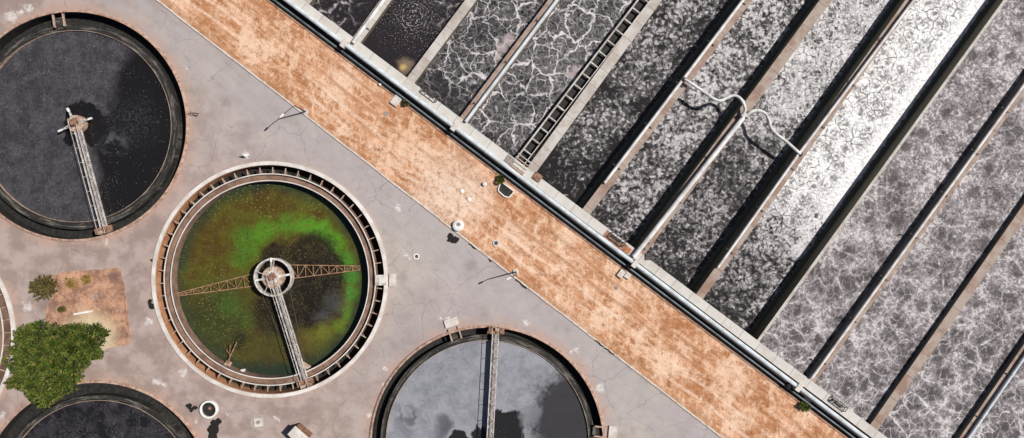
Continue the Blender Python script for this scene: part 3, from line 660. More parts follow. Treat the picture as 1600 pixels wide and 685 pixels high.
# ladder channel beside wall 5
lm = thing('channel', '', ''); bpy.data.objects.remove(lm)
ca0 = Vector(pxw((806, 249), ZD)); ca1 = Vector(pxw(far_end((806, 249), (997, 0), LEN), ZD)); cd = (ca1 - ca0).normalized(); cn = Vector((cd.y, -cd.x))
c_ = MB(); c_.wall(ca0 - cd * 0.3, ca1, 0.2, -4, ZD + 0.01); ch = c_.build('channel_wall', M['wall_pale'], bas)
c_ = MB(); c_.prism([ca0, ca1, ca1 + cn * 1.35, ca0 + cn * 1.35], -0.5, 0.25); c_.build('channel_water', M['black'], ch)
c_ = MB(); c_.wall(ca0 + cn * 1.22, ca1 + cn * 1.22, 0.09, 0.2, ZD + 0.05); c_.build('channel_rail', M['steel_pale'], ch)
Lc = (ca1 - ca0).length; k = 1.6; i = 0
while k < Lc and i < 36:
    c_ = MB(); p = ca0 + cd * k; c_.wall(p + cn * 0.1, p + cn * 1.24, 0.16, ZD - 0.25, ZD - 0.03); c_.build('strut', M['steel_pale'], ch); k += 1.70; i += 1
for j, kk in enumerate((-0.75, -0.25, 0.25, 0.75)):
    c_ = MB(); p = ca0 + cd * kk; c_.wall(p - cn * 0.2, p + cn * 1.9, 0.12, ZD + 0.0, ZD + 0.12); c_.build('gate_bar', M['steel_pale'] if j % 2 else M['rust_pale'], ch)
gx = MB(); gx.prism([ca0 - cd * 1.5 - cn * 0.1, ca0 - cd * 1.5 + cn * 1.9, ca0 - cd * 1.0 + cn * 1.9, ca0 - cd * 1.0 - cn * 0.1], ZD, ZD + 0.35)
tag(gx.build('sluice_box', M['rust']), 'brown rusted sluice box across the deck at the foot of the ladder channel', 'sluice box')
gx = MB(); q = P(840, 277, ZD); gx.box((q.x, q.y, ZD + 0.12), (1.0, 0.9, 0.24), DANG)
tag(gx.build('hatch_cover', M['rust']), 'square brown hatch cover on the deck just right of the ladder channel foot', 'hatch')
gx = MB(); q = P(797, 251, ZD); gx.box((q.x, q.y, ZD + 0.05), (1.1, 0.9, 0.1), DANG)
tag(gx.build('hatch_cover', M['grating']), 'square grey grating hatch on the deck just left of the ladder channel foot', 'hatch')

# ------------------------------------------------------------------ pipes
def pline(L, x0, x1, z): return [P(*online(L, x0), z), P(*online(L, x1), z)]
mp = thing('main_air_pipe', 'thick white main air pipe running the whole length of the deck edge', 'pipe', (P(905, 346, 0)[0], P(905, 346, 0)[1], 0))
t = MB(); a, b = pline(PIPEL, 330, 1620, 1.15); t.tube([a, b], 0.27, 20); t.build('pipe', M['pipe'], mp, smooth=True)
dd3 = (b - a).normalized()
# flanges
k = 6.0
while k < (b - a).length:
    t = MB(); p = a + dd3 * k; t.tube([p - dd3 * 0.06, p + dd3 * 0.06], 0.31, 16); t.build('flange', M['pipe_dirty'], mp); k += 12.2
# saddles (white blocks across the pipes)
perp = Vector((uvec.x, uvec.y, 0))
for (x, y) in ((538, 74), (710, 208), (992, 414), (1247, 608)):
    t = MB(); q = P(*online(PIPEL, x), 1.15)
    t.box((q.x, q.y, 1.02), (0.6, 1.0, 1.0), DANG); t.build('saddle', M['slab'], mp)
t = MB(); L3 = ((453, 19), (1343, 691)); a2, b2 = pline(L3, 330, 1620, 0.55); t.tube([a2, b2], 0.11, 10)
tag(t.build('pipe', M['pipe_grey'], smooth=True), 'thin grey pipe running low beside the thick white main air pipe', 'pipe')
t = MB(); L4 = ((447, 22), (1337, 695)); a2, b2 = pline(L4, 330, 1620, 0.05); t.wall(a2, b2, 0.12, 0.0, 0.14)
struct(t.build('edge_kerb', M['rim_pink']))
tr = MB(); L5 = ((452, 18), (1342, 691)); a2, b2 = pline(L5, 330, 1620, 0.0); tr.wall(a2 + Vector((uvec.x, uvec.y, 0)) * 0.35, b2 + Vector((uvec.x, uvec.y, 0)) * 0.35, 1.35, -0.05, 0.02); struct(tr.build('pipe_shade', M['black']))  # black sheet paints the shade below the deck edge and pipes
for x, kk, lab in ((538, 1, 'small black valve on the main pipe near the first divider'), (710, 1, 'small black valve on the main pipe beside the fourth basin divider'), (988, 1, 'small black valve where the widest branch pipe joins the main'), (1236, 1, 'black valve on the main pipe above the lower green weed')):
    q = P(*online(PIPEL, x), 0.7) - perp * 0.62; t = MB(); t.cyl(q, 0.26, 0.3, 1.0, 12); t.cyl(q, 0.1, 1.0, 1.3, 8); t.box((q.x, q.y, 0.45), (0.7, 0.3, 0.3), DANG)
    tag(t.build('valve', M['black']), lab, 'valve')

def wall_pipe(pts, r, z, lab, mat='pipe_dirty', group=None, supports=True, rise=None):
    root = thing('branch_air_pipe', lab, 'pipe', tuple(P(*pts[0], 0)[:2]) + (0,), group=group)
    path = [P(*p, z) for p in pts]; t = MB()
    dense = []
    for i in range(len(path) - 1):
        n = max(2, int((path[i + 1] - path[i]).length / 0.8)) if len(path) > 2 else 2
        for k in range(n): dense.append(path[i].lerp(path[i + 1], k / n))
    dense.append(path[-1])
    t.tube(dense, r, 12); t.build('pipe', M[mat], root, smooth=True)
    d = (path[-1] - path[0]).normalized(); Ltot = (path[-1] - path[0]).length
    if supports:
        k = 2.5; nrm = Vector((-d.y, d.x, 0))
        while k < Ltot:
            p = path[0] + d * k; t = MB()
            t.beam(p - nrm * 0.62 - Vector((0, 0, r)), p + nrm * 0.62 - Vector((0, 0, r)), 0.09, 0.09)
            t.beam(p + nrm * 0.55 - Vector((0, 0, r)), p + nrm * 0.55 + Vector((0, 0, r + .75)), 0.05)
            t.beam(p + nrm * 0.2 - Vector((0, 0, r)), Vector((p.x + nrm.x * .2, p.y + nrm.y * .2, ZD - .02)), 0.07)
            t.build('support', M['steel_dark'], root); k += 6.4
    return root
def along(W, off_px, t0, t1):
    a = Vector(W['a']); e = Vector(W['e']); d = (e - a).normalized(); n = Vector((-d.y, d.x))
    return [tuple(a + d * t0 + n * off_px), tuple(a + d * t1 + n * off_px)]
grp = 'branch air pipes along the divider walls'
wall_pipe(along(WALLS[2], -2.5, -8, 820), 0.24, ZD + 0.33, 'white branch pipe on the uppermost left divider, over the blackest basins', group=grp)
wall_pipe(along(WALLS[4], 3.5, -4, 820), 0.21, ZD + 0.33, 'white branch pipe along the right edge of the wall left of the ladder channel', 'pipe', group=grp)
wall_pipe(along(WALLS[6], -4.5, 52, 820), 0.19, ZD + 0.33, 'slim white branch pipe from which the first bent crossover pipe leaves', group=grp)
wall_pipe([(990, 402), (1166, 178)], 0.30, ZD + 0.45, 'thick white branch pipe that ends where both bent crossover pipes meet', group=grp)
wall_pipe([(1122, 418), (1250, 238), (1425, 4), (1500, -100), (1580, -210)], 0.17, ZD + 0.35, 'slim white branch pipe beside the brightest white foam', group=grp)
wall_pipe(along(WALLS[10], -1.5, 2, 760), 0.17, ZD + 0.33, 'white branch pipe right of the widest dark wall, ending at the lower deck', 'pipe_dirty', group=grp)
wall_pipe(along(WALLS[12], 4.5, 0, 760), 0.18, ZD + 0.33, 'bluish white branch pipe cutting the lower right corner', 'pipe', group=grp)
z6 = lambda L: [(x / 3.804 + 1040, y / 3.804 + 90) for x, y in L]
def crossover(L, lab):
    root = thing('crossover_pipe', lab, 'pipe', tuple(P(*L[0])[:2]) + (0,), group='bent crossover pipes')
    ctl = [P(*p, ZD + 0.75) for p in L]; ctl[0].z = ZD + .45; ctl[-1].z = ZD + .45
    pts = []
    for i in range(len(ctl) - 1):
        p0 = ctl[max(i - 1, 0)]; p1 = ctl[i]; p2 = ctl[i + 1]; p3 = ctl[min(i + 2, len(ctl) - 1)]
        for k in range(6):
            s_ = k / 6
            pts.append(0.5 * ((2 * p1) + (p2 - p0) * s_ + (2 * p0 - 5 * p1 + 4 * p2 - p3) * s_ ** 2 + (3 * p1 - p0 - 3 * p2 + p3) * s_ ** 3))
    pts.append(ctl[-1]); t = MB(); t.tube(pts, 0.19, 12); t.build('pipe', M['pipe_dirty'], root, smooth=True)
    for i_ in (len(pts) // 4, len(pts) // 2, 3 * len(pts) // 4):
        t = MB(); d = (pts[i_ + 1] - pts[i_]).normalized(); t.tube([pts[i_] - d * .07, pts[i_] + d * .07], 0.25, 14); t.build('coupling', M['pipe_dirty'], root)
    for e, f in ((pts[0], pts[1]), (pts[-1], pts[-2])):
        t = MB(); d = (f - e).normalized(); t.tube([e - d * .05, e + d * .15], 0.3, 12); t.build('flange', M['steel_dark'], root)
    return root
crossover(z6([(112, 128), (140, 146), (220, 200), (290, 248), (330, 256), (372, 236), (410, 226), (445, 245), (468, 285), (472, 320), (452, 350)]), 'upper left of the two bent white pipes over the foam')
crossover(z6([(478, 356), (505, 325), (550, 315), (590, 332), (615, 372), (625, 415), (655, 452), (720, 502), (812, 578)]), 'lower right of the two bent white pipes over the foam')

# dark control frames on the deck
def frame(px, py, L_, Wd, lab, z=ZD + 0.55, n=3, mat='steel_dark'):
    q = P(px, py, z); root = thing('metal_frame', lab, 'frame', (q.x, q.y, ZD), DANG)
    t = MB()
    for s_ in (-1, 1): t.beam((-L_ / 2, s_ * Wd / 2, z - ZD), (L_ / 2, s_ * Wd / 2, z - ZD), 0.09)
    for i in range(n + 1): x = -L_ / 2 + L_ * i / n; t.beam((x, -Wd / 2, z - ZD), (x, Wd / 2, z - ZD), 0.08)
    t.build('top_frame', M[mat], root, local=True)
    for sx_ in (-1, 1):
        for sy_ in (-1, 1):
            t = MB(); t.beam((sx_ * L_ / 2, sy_ * Wd / 2, 0), (sx_ * L_ / 2, sy_ * Wd / 2, z - ZD), 0.08); t.build('leg', M[mat], root, local=True)
    t = MB(); t.box((0.1, 0, 0.16), (L_ * 0.45, Wd * 0.4, 0.3)); t.cyl((-.35 * L_, 0, 0), 0.16, 0, 0.45, 10); t.build('motor', M[mat], root, local=True)
    return root
frame(673, 146, 2.2, 0.75, 'dark metal frame standing on the pale upper deck')
frame(966, 374, 2.0, 0.65, 'dark metal frame on the rust-brown part of the deck')
frame(1311, 632, 2.3, 0.6, 'dark metal frame on the lowest part of the deck', z=ZD + 0.3)
t = MB(); q = P(961, 377, ZD); t.box((q.x, q.y, ZD + 0.02), (3.2, 1.0, 0.05), DANG); tag(t.build('cover_plate', M['rust']), 'long rust-brown plate on the deck beside the widest branch pipe', 'plate')
t = MB(); q = P(981, 391, ZD); t.box((q.x, q.y, ZD + 0.07), (0.7, 0.7, 0.06), DANG); tag(t.build('cover_plate', simple('orange_rust', (0.5, 0.17, 0.06), (0.3, 0.12, 0.06))), 'small orange rusted plate on the deck at the foot of the widest branch pipe', 'plate')
t = MB()
for i in range(5):
    q = P(1012 + 8 * math.sin(i * 2.1), 396 + 8 * math.cos(i * 1.7), ZD + .1); t.box((q.x, q.y, ZD + 0.05), (0.5, 0.4, 0.3), i)
tag(t.build('scrap_pile', M['steel_dark']), 'small dark pile of scrap right of the foot of the widest branch pipe', 'scrap')

# ------------------------------------------------------------------ clarifier tanks
def tank_a(key, ring_in, ring_out, label, wmat, zr=-0.5, zw=-0.62):
    x, y, r = TANKS[key]; c = P(x, y); R = r * .08
    root = thing('clarifier_tank', label, 'tank', (c.x, c.y, 0), group='round clarifier tanks')
    t = MB(); t.lathe([(R, -0.3), (R, 0.16), (R - 0.12, 0.18), (R - 0.12, 0.26), (R - 0.30, 0.26), (R - 0.30, -3)], c, 160, closed=False); t.build('rim', M['rim_pink'], root)
    t = MB(); t.lathe([(R - 0.305, 0.12), (R - 0.33, 0.10), (R - 0.33, -3)], c, 160, closed=False); t.build('inner_wall', M['inner_dark'], root)
    t = MB(); t.lathe([(ring_in - 0.0, -3), (ring_in - 0.0, zr + 0.12), (ring_in + 0.1, zr + 0.12), (ring_in + 0.1, zr), (ring_out - .1, zr), (ring_out - .1, zr + .05), (ring_out, zr + .05), (ring_out, -3)], c, 160, closed=False)
    ri = t.build('launder_ring', M['algae'], root)
    t = MB(); t.lathe([(ring_in - 0.045, zr - .2), (ring_in - 0.045, zr + 0.16), (ring_in - 0.003, zr + 0.16), (ring_in - 0.003, zr - .2)], c, 160, closed=True); t.build('weir', M['rust_pale'], ri)
    t = MB(); t.disc((c.x, c.y, zw), ring_in + 0.05, 128); struct(t.build('water', wmat))
    t = MB(); t.lathe([(ring_out - 0.05, 0), (R - 0.28, 0)], (c.x, c.y, -1.5), 128, closed=False); struct(t.build('channel_water', M['black']))
    return root, c, R
def tank_b(key, label, wmat, cin=(426, 435)):
    x, y, r = TANKS[key]; c = P(x, y); R = r * .08
    root = thing('clarifier_tank', label, 'tank', (c.x, c.y, 0), group='round clarifier tanks')
    t = MB(); t.lathe([(R, -0.3), (R, 0.2), (R - 0.46, 0.22), (R - 0.46, -3)], c, 160, closed=False); t.build('rim', M['rim_white'], root)
    t = MB(); t.lathe([(R - 0.465, 0.05), (R - 0.49, 0.03), (R - 0.49, -3)], c, 160, closed=False); t.build('inner_wall', M['orange'], root)
    ri, ro = 12.3, 13.25
    t = MB(); t.lathe([(ro - .05, -1.7), (R - 0.4, -1.7)], c, 160, closed=False); t.build('channel_floor', M['inner_dark'], root)  # near-black floor has the deep channel's shade put into its colour
    t = MB(); t.lathe([(ro, -3), (ro, 0.1), (ro - .11, 0.1), (ro - .11, -0.35), (ri + .13, -0.35), (ri + .13, 0.06), (ri, 0.06), (ri, -3)], c, 160, closed=False); la = t.build('launder', M['trough'], root)
    for rr, zz in ((ro - .055, .1), (ri + .065, .06)):
        t = MB(); t.lathe([(rr - .065, zz - .05), (rr - .065, zz + .03), (rr + .065, zz + .03), (rr + .065, zz - .05)], c, 160); t.build('weir', M['rim_white'], la)
    t = MB(); t.disc((c.x, c.y, -1.5), ri + 0.05, 128); struct(t.build('water', wmat))
    nb = 54; me = None
    for k in range(nb):
        a = 2 * math.pi * (k + 0.3) / nb
        if me is None:
            t = MB(); t.beam((ro - 0.02, 0, -0.05), (ro + 0.78, 0, -0.05), 0.1, 0.16); t.beam((ro + .02, 0, -0.9), (ro + 0.55, 0, -0.14), 0.09, 0.1)
            o = t.build('bracket', M['rust_pale'], root, local=True); me = o
        else:
            o = me.copy(); COL.objects.link(o); o.parent = root
        o.rotation_euler = (0, 0, a)
    return root, c, R
W1m, W2m, W3m, W4m = water_t1(), water_t2(), water_t3(), water_t4()
tank_a('T1', 12.05, 12.95, 'dark round tank at the upper left with grey speckled scum', W1m)
tank_a('T3', 12.1, 12.75, 'black round tank at the bottom left, partly under the tree', W3m)
tank_a('T4', 12.75, 13.45, 'round tank at the bottom centre with blue grey scum', W4m)
tank_b('T2', 'round tank with green algae water and a white outer rim', W2m)
pale_w = simple('drained_pale_floor', (0.52, 0.47, 0.43), (0.34, 0.29, 0.26), 0.7, 0.7)
tank_b('T5', 'pale round tank cut off by the left edge of the picture', pale_w)

def bridge(c, ang, R, label, wd=0.8, z0=0.32, rust_end=True, arm_len=None, solid=False):
    root = thing('clarifier_bridge', label, 'bridge', (c[0], c[1], 0), ang, group='walkway bridges over the round tanks')
    x0 = -0.6; x1 = R + 0.25; hw = wd / 2
    t = MB(); t.box(((x0 + x1) / 2, 0, z0), (x1 - x0, wd * (0.55 if not solid else 0.7), 0.06)); t.build('walkway', M['grating'], root, local=True)
    for s_ in (-1, 1):
        t = MB(); t.box(((x0 + x1) / 2, s_ * hw, z0 - 0.02), (x1 - x0, 0.10, 0.26)); t.build('girder', M['steel_pale'], root, local=True)
        t = MB(); t.beam((x0, s_ * (hw + .03), z0 + .85), (x1, s_ * (hw + .03), z0 + .85), 0.055)
        n = int((x1 - x0) / 1.8)
        for i in range(n + 1):
            xx = x0 + (x1 - x0) * i / n; t.beam((xx, s_ * (hw + .03), z0 - .1), (xx, s_ * (hw + .03), z0 + .85), 0.05)
        t.build('handrail', M['steel_pale'], root, local=True)
    t = MB(); n = int((x1 - x0) / 0.75)
    for i in range(n):
        xa = x0 + (x1 - x0) * i / n; xb = x0 + (x1 - x0) * (i + 1) / n; s_ = 1 if i % 2 else -1
        t.beam((xa, -s_ * hw, z0 + .06), (xb, s_ * hw, z0 + .06), 0.07, 0.06)
    t.build('lattice', M['steel_pale'], root, local=True)
    if rust_end:
        t = MB(); t.box((R - .25, 0, 0.45), (0.75, 2.1, 0.28)); t.box((R + .0, 0.62, 0.6), (0.5, 0.5, 0.55)); t.box((R - .25, -.75, 0.62), (0.6, 0.4, 0.35)); ca = t.build('end_carriage', M['rust'], root, local=True)
        for s_ in (-1, 1):
            t = MB(); t.tube([(R - .2, s_ * 0.92 - .09, .3 + .12), (R - .2, s_ * 0.92 + .09, .3 + .12)], 0.17, 14); t.build('wheel', M['black'], ca, local=True)
        t = MB(); t.box((R + .05, -0.15, 0.95), (0.35, 0.45, 0.5)); t.build('motor', M['rust_pale'], ca, local=True)
    return root
# tank 1 bridge and centre drive
def ang_between(a, b): d = b - a; return math.atan2(d.y, d.x)
c1 = P(117, 193, 0.6); b1 = P(163, 366, 0.6)
br = bridge(c1, ang_between(c1, b1), (b1 - c1).length - 0.3, 'lattice walkway bridge across the dark upper left tank')
def hub(c, label, rdisc, armA, ring=None):
    root = thing('centre_drive', label, 'tank drive', (c.x, c.y, -1.0), group='centre drives of the round tanks')
    z = 1.15
    t = MB(); t.cyl((0, 0), rdisc, 0.6, z + 0.3, 32); t.build('turntable', M['rust_pale'], root, local=True)
    t = MB(); t.cyl((0, 0), 0.35, -1, 2.1, 16); t.box((0.1, 0.15, 2.0), (0.8, 0.7, 0.45), 0.5); t.build('gearbox', M['rust'], root, local=True)
    for a, L_ in armA:
        t = MB(); ca, sa = math.cos(a), math.sin(a)
        for s_ in (-.22, .22): t.beam((-sa * s_, ca * s_, z + .45), (ca * L_, sa * L_, z + .3), 0.09)
        for q in (.45, .7): t.beam((ca * L_ * q - sa * .15, sa * L_ * q + ca * .15, z + .4), (ca * L_ * q + sa * .15, sa * L_ * q - ca * .15, z + .4), 0.07)
        ar = t.build('arm', M['steel_pale'], root, local=True)
        t = MB(); t.box((ca * L_, sa * L_, z + .32), (0.5, 0.24, 0.2), a); t.build('arm_tip', M['white'], ar, local=True)
    if ring:
        t = MB(); t.lathe([(ring, 0.5), (ring, z + .25), (ring - .22, z + .25), (ring - .22, 0.5)], (0, 0, 0), 64); t.build('feed_well', M['steel_pale'], root, local=True)
        t = MB(); t.cyl((0, 0), rdisc * 0.62, z + .3, z + .5, 24)
        for a in (0.2, 1.5, 2.8, 4.2): t.beam((math.cos(a) * rdisc * .6, math.sin(a) * rdisc * .6, z + .35), (math.cos(a) * ring, math.sin(a) * ring, z + .2), 0.09)
        t.build('spider', M['steel_pale'], root, local=True)
    return root
hub(c1, 'rusty centre drive with three short white tipped arms in the dark upper left tank', 1.05, ((math.radians(118), 1.9), (math.radians(18), 1.9), (math.radians(205), 2.1)))
c2 = P(425, 434, 0.7); b2_ = P(478, 606, 0.7)
bridge(c2, ang_between(c2, b2_), (b2_ - c2).length - 0.35, 'lattice walkway bridge across the green algae tank')
hub(c2, 'round centre drive inside a pale ring in the green algae tank', 1.35, ((math.radians(95), 2.2), (math.radians(10), 1.9), (math.radians(190), 2.0)), ring=2.4)
c4 = P(765, 700, 0.6); b4 = P(775, 512, 0.6)
bridge(c4, ang_between(c4, b4), (b4 - c4).length - 0.2, 'walkway bridge across the blue grey scum tank at the bottom', wd=0.75, solid=True)
# rake arms in the green tank
def rake(a_px, w0, b_px, w1, z, lab):
    A = P(*a_px, z); B = P(*b_px, z); root = thing('rake_arm', lab, 'rake arm', (A.x, A.y, z), ang_between(A, B), group='rusty rake arms in the green tank')
    L_ = (B - A).length; n = 9; t = MB(); up = 0.7
    for s_ in (-1, 1): t.beam((0, s_ * w0 / 2, 0), (L_, s_ * w1 / 2, 0), 0.11)
    t.build('chord', M['rust_arm'], root, local=True)
    t = MB(); t.beam((0, 0, -up), (L_, 0, -.2), 0.09); t.build('lower_chord', M['rust'], root, local=True)
    t = MB()
    for i in range(n):
        xa = L_ * i / n; xb = L_ * (i + 1) / n; wa = w0 + (w1 - w0) * i / n; wb = w0 + (w1 - w0) * (i + 1) / n; s_ = 1 if i % 2 else -1
        t.beam((xa, -wa / 2, 0), (xa, wa / 2, 0), 0.07); t.beam((xa, -s_ * wa / 2, 0), (xb, s_ * wb / 2, 0), 0.065)
    t.build('lacing', M['rust_arm'], root, local=True)
rake((395, 438), 1.55, (276, 461), 0.35, -1.15, 'rusty lattice rake arm reaching left in the green tank')
rake((453, 425), 1.75, (563, 419), 0.5, -1.15, 'rusty lattice rake arm reaching right in the green tank')
# skimmers
def skim(px, py, ang, L_, lab):
    q = P(px, py, -1.0); root = thing('skimmer', lab, 'skimmer', (q.x, q.y, -1.2), ang, group='scum skimmers of the green tank')
    t = MB(); t.box((0, 0, 0.2), (1.3, 0.75, 0.12)); t.box((0.2, 0.2, 0.4), (0.5, 0.3, 0.35)); t.build('scum_box', M['rust_pale'], root, local=True)
    t = MB(); t.beam((0.3, 0.1, 0.45), (L_, 0.3, 0.35), 0.12); t.beam((0.3, -0.2, 0.35), (L_ * 0.8, 0.9, 0.3), 0.07); t.beam((L_ * .4, .15, .4), (L_ * .55, 1.0, .35), 0.06); t.build('skimmer_arm', M['rust'], root, local=True)
skim(355, 572, math.radians(62), 3.3, 'rusty skimmer arm and box at the lower left of the green water')
skim(477, 572, math.radians(150), 1.6, 'small skimmer box beside the lower end of the green tank bridge')
t = MB(); q = P(380, 579, -1.3); t.box((q.x, q.y, -1.25), (0.42, 0.38, 0.6), 0.1); tag(t.build('float_box', M['rim_white']), 'small tan box standing in green water near the bottom of the tank', 'box')
# thin guy wires beside the green bridge
t = MB(); t.tube([P(452, 448, .9), P(476, 566, .6)], 0.025, 5); t.tube([P(410, 462, .2), P(436, 520, 0)], 0.02, 5); tag(t.build('guy_wire', M['steel_dark']), 'thin dark wires strung beside the green tank bridge', 'wire')

# inlet boxes and slabs at the rims
def inlet(px, py, ang, lab, cover=None):
    q = P(px, py, 0.2); root = thing('inlet_box', lab, 'inlet box', (q.x, q.y, -0.4), ang, group='inlet boxes on the tank rims')
    for s_ in (-1, 1):
        t = MB(); t.box((0.75, s_ * 0.62, 0.5), (1.6, 0.16, 0.3)); t.build('side_beam', M['rust_pale'], root, local=True)
    t = MB(); t.box((1.0, 0, 0.1), (1.5, 1.05, 0.2)); t.build('box_floor', M['algae'], root, local=True)
    if cover:
        t = MB(); t.box((-0.75, 0, 0.53), (1.0, 1.7, 0.22)); t.build('cover_slab', M['slab'], root, local=True)
inlet(90, 23, math.radians(-82), 'small rusty inlet box in the top rim of the dark upper left tank')
inlet(708, 513, math.radians(-72), 'inlet box with a pale cover slab on the rim of the blue grey tank', True)
inlet(948, 676, math.radians(175), 'inlet box with a pale slab at the right rim of the blue grey tank', True)
root = thing('outlet_box', 'pale outlet box crossing the right side of the green tank channel', 'outlet box', tuple(P(600, 438)[:2]) + (0,))
t = MB(); q = P(595, 438, .2); t.box((q.x, q.y, 0.1), (1.4, 1.3, 0.35), 0); t.build('box_body', M['steel_pale'], root)
t = MB(); q = P(613, 438, .2); t.box((q.x, q.y, 0.1), (0.8, 1.6, 0.24), -0.03); t.build('cover_slab', M['slab'], root)
t = MB(); q = P(597, 438, .3); t.box((q.x, q.y, 0.30), (0.7, 0.7, 0.07)); t.build('hatch', M['rim_white'], root)

# ------------------------------------------------------------------ street lamps
def lamp(px, py, arm, lab, h=4.8):
    q = P(px, py); ang = math.atan2(-arm[1], arm[0]); L_ = math.hypot(*arm) * .08
    root = thing('street_lamp', lab, 'street lamp', (q.x, q.y, 0), ang, group='street lamps along the kerb')
    t = MB(); t.tube([(0, 0, 0.15), (0, 0, h)], [0.10, 0.06], 10); t.build('pole', M['steel_dark'], root, local=True)
    t = MB(); t.cyl((0, 0), 0.36, 0, 0.2, 16); t.build('base', M['slab'], root, local=True)
    t = MB(); t.tube([(0, 0, h - .1), (L_ * .4, 0, h + .12), (L_ * .9, 0, h + .15)], 0.05, 8); t.build('arm', M['steel_dark'], root, local=True)
    t = MB(); t.box((L_, 0, h + .16), (0.55, 0.2, 0.12)); hd = t.build('lamp_head', M['white'], root, local=True)
lamp(478, 175, (-17, 15), 'street lamp by the kerb nearest the top of the picture')
lamp(806, 425, (-10, 5), 'street lamp by the kerb above the blue grey tank')
# ------------------------------------------------------------------ small things in the yard
def dome(px, py, r, h, lab, hatch=None, name='vent_cover', mat='white', cat='vent cover', ring=False, group=None):
    q = P(px, py); root = thing(name, lab, cat, (q.x, q.y, 0), group=group)
    if ring:
        t = MB(); t.lathe([(r, 0), (r, h), (r * .62, h), (r * .62, 0.05)], (0, 0, 0), 32); t.build('ring', M[mat], root, local=True)
        t = MB(); t.cyl((0, 0), r * .64, 0, h * .6, 24); t.build('lid', M['steel_dark'], root, local=True)
    else:
        t = MB(); t.lathe([(r, 0), (r, h * .6), (r * .85, h * .85), (r * .5, h), (0.001, h * 1.03)], (0, 0, 0), 32, closed=False); t.build('shell', M[mat], root, local=True)
        if hatch: t = MB(); t.cyl((hatch[0], hatch[1]), hatch[2], h * .7, h * 1.12, 20); t.build('hatch', M['grating'], root, local=True)
    return root
dome(716, 353, 0.72, 0.65, 'white round tank top with a small grey hatch at the kerb', (0.12, 0.18, 0.25), 'round_tank', cat='small tank')
dome(651, 401, 0.36, 0.06, 'white ringed manhole in the pavement left of the white round tank', ring=True, name='manhole', cat='manhole')
dome(775, 380, 0.40, 0.12, 'pale ringed manhole in the dirt near the white round tank', ring=True, name='manhole', mat='slab', cat='manhole')
dome(757, 288, 0.27, 0.45, 'white capped vent in the dirt left of the black pit', (0.05, 0.0, 0.06))
dome(722, 299, 0.26, 0.15, 'white flat cap in the dirt, left one of a close pair')
dome(733, 312, 0.24, 0.15, 'white flat cap in the dirt, lower one of a close pair')
dome(594, 133, 0.17, 0.4, 'tiny white cap beside the thin grey pipe')
dome(603, 178, 0.28, 0.08, 'small grey round cover in the dirt below the square slab', name='manhole', mat='grating', cat='manhole')
dome(963, 450, 0.24, 0.08, 'small grey round cover in the dirt below the concrete block pair', name='manhole', mat='grating', cat='manhole')
dome(150, 463, 0.28, 0.1, 'small grey round cover in the bare earth patch', name='manhole', mat='grating', cat='manhole')
q = P(328, 639); root = thing('round_basin', 'open round white basin with black inside on the yard', 'basin', (q.x, q.y, 0))
t = MB(); t.lathe([(1.12, 0), (1.12, 0.42), (1.09, 0.46), (0.90, 0.46), (0.88, 0.42), (0.88, 0.1)], (0, 0, 0), 40, closed=False); t.build('wall', M['white'], root, local=True)
t = MB(); t.disc((0, 0, 0.16), 0.9, 32); t.build('sludge', M['black'], root, local=True)
t = MB(); t.cyl((0.1, .15), 0.2, 0.15, 0.3, 12); t.build('drain', M['rust'], root, local=True)
q = P(404, 660); root = thing('manhole', 'square concrete manhole frame with round lid on a pale pad', 'manhole', (q.x, q.y, 0), 0.12)
t = MB(); t.disc((0, 0, 0.012), 1.05, 32); t.build('pad', simple('pad_concrete', (0.40, 0.345, 0.31), (0.32, 0.27, 0.24), 2), root, local=True)
t = MB(); t.box((0, 0, 0.06), (1.05, 1.05, 0.12)); t.build('frame', M['slab'], root, local=True)
t = MB(); t.cyl((0, 0), 0.24, 0.1, 0.15, 20); t.build('lid', M['grating'], root, local=True)
# shed at the bottom
zs = 2.0; rc = [Vector(P(x, y, zs)[:2]) for x, y in ((461, 666), (449, 679), (471, 700), (484, 686))]
cen = sum(rc, Vector((0, 0))) / 4; root = thing('shed', 'small shed with a white roof and rusty walls at the bottom edge', 'shed', (cen.x, cen.y, 0))
t = MB(); t.prism([cen + (p - cen) * 0.9 for p in rc], 0, zs - 0.08); t.build('wall', M['rust'], root)
t = MB(); t.prism(rc, zs - 0.08, zs); t.build('roof', M['rim_white'], root)
t = MB(); d_ = (rc[2] - rc[1]).normalized(); nn_ = Vector((d_.y, -d_.x)); mid = rc[1].lerp(rc[2], .5) ; 
mid = cen + (mid - cen) * 0.9; t.wall(mid - d_ * .4, mid + d_ * .4, 0.06, 0.05, 1.75); t.build('door', M['rust_pale'], root)
# slabs beside the deck
def slabthing(px, py, sx_, sy_, h, rz, lab, name='concrete_slab', mat='slab'):
    q = P(px, py, h); t = MB(); t.box((q.x, q.y, h / 2), (sx_, sy_, h), rz); return tag(t.build(name, M[mat]), lab, 'slab')
slabthing(619, 157, 1.0, 1.35, 0.3, DANG, 'square pale concrete slab in the dirt against the thin pipe')
slabthing(971, 428, 0.7, 1.0, 0.35, DANG, 'left block of the pair of concrete blocks below the deck')
slabthing(981, 431, 0.7, 0.75, 0.3, DANG + 0.1, 'right block of the pair of concrete blocks below the deck')
slabthing(129, 489, 2.3, 0.22, 0.18, 0.17, 'long narrow white bar lying on the bare earth patch', 'concrete_bar', 'white')
slabthing(1262, 626, 0.8, 0.5, 0.5, DANG, 'small pale block beside the weed at the pipe')
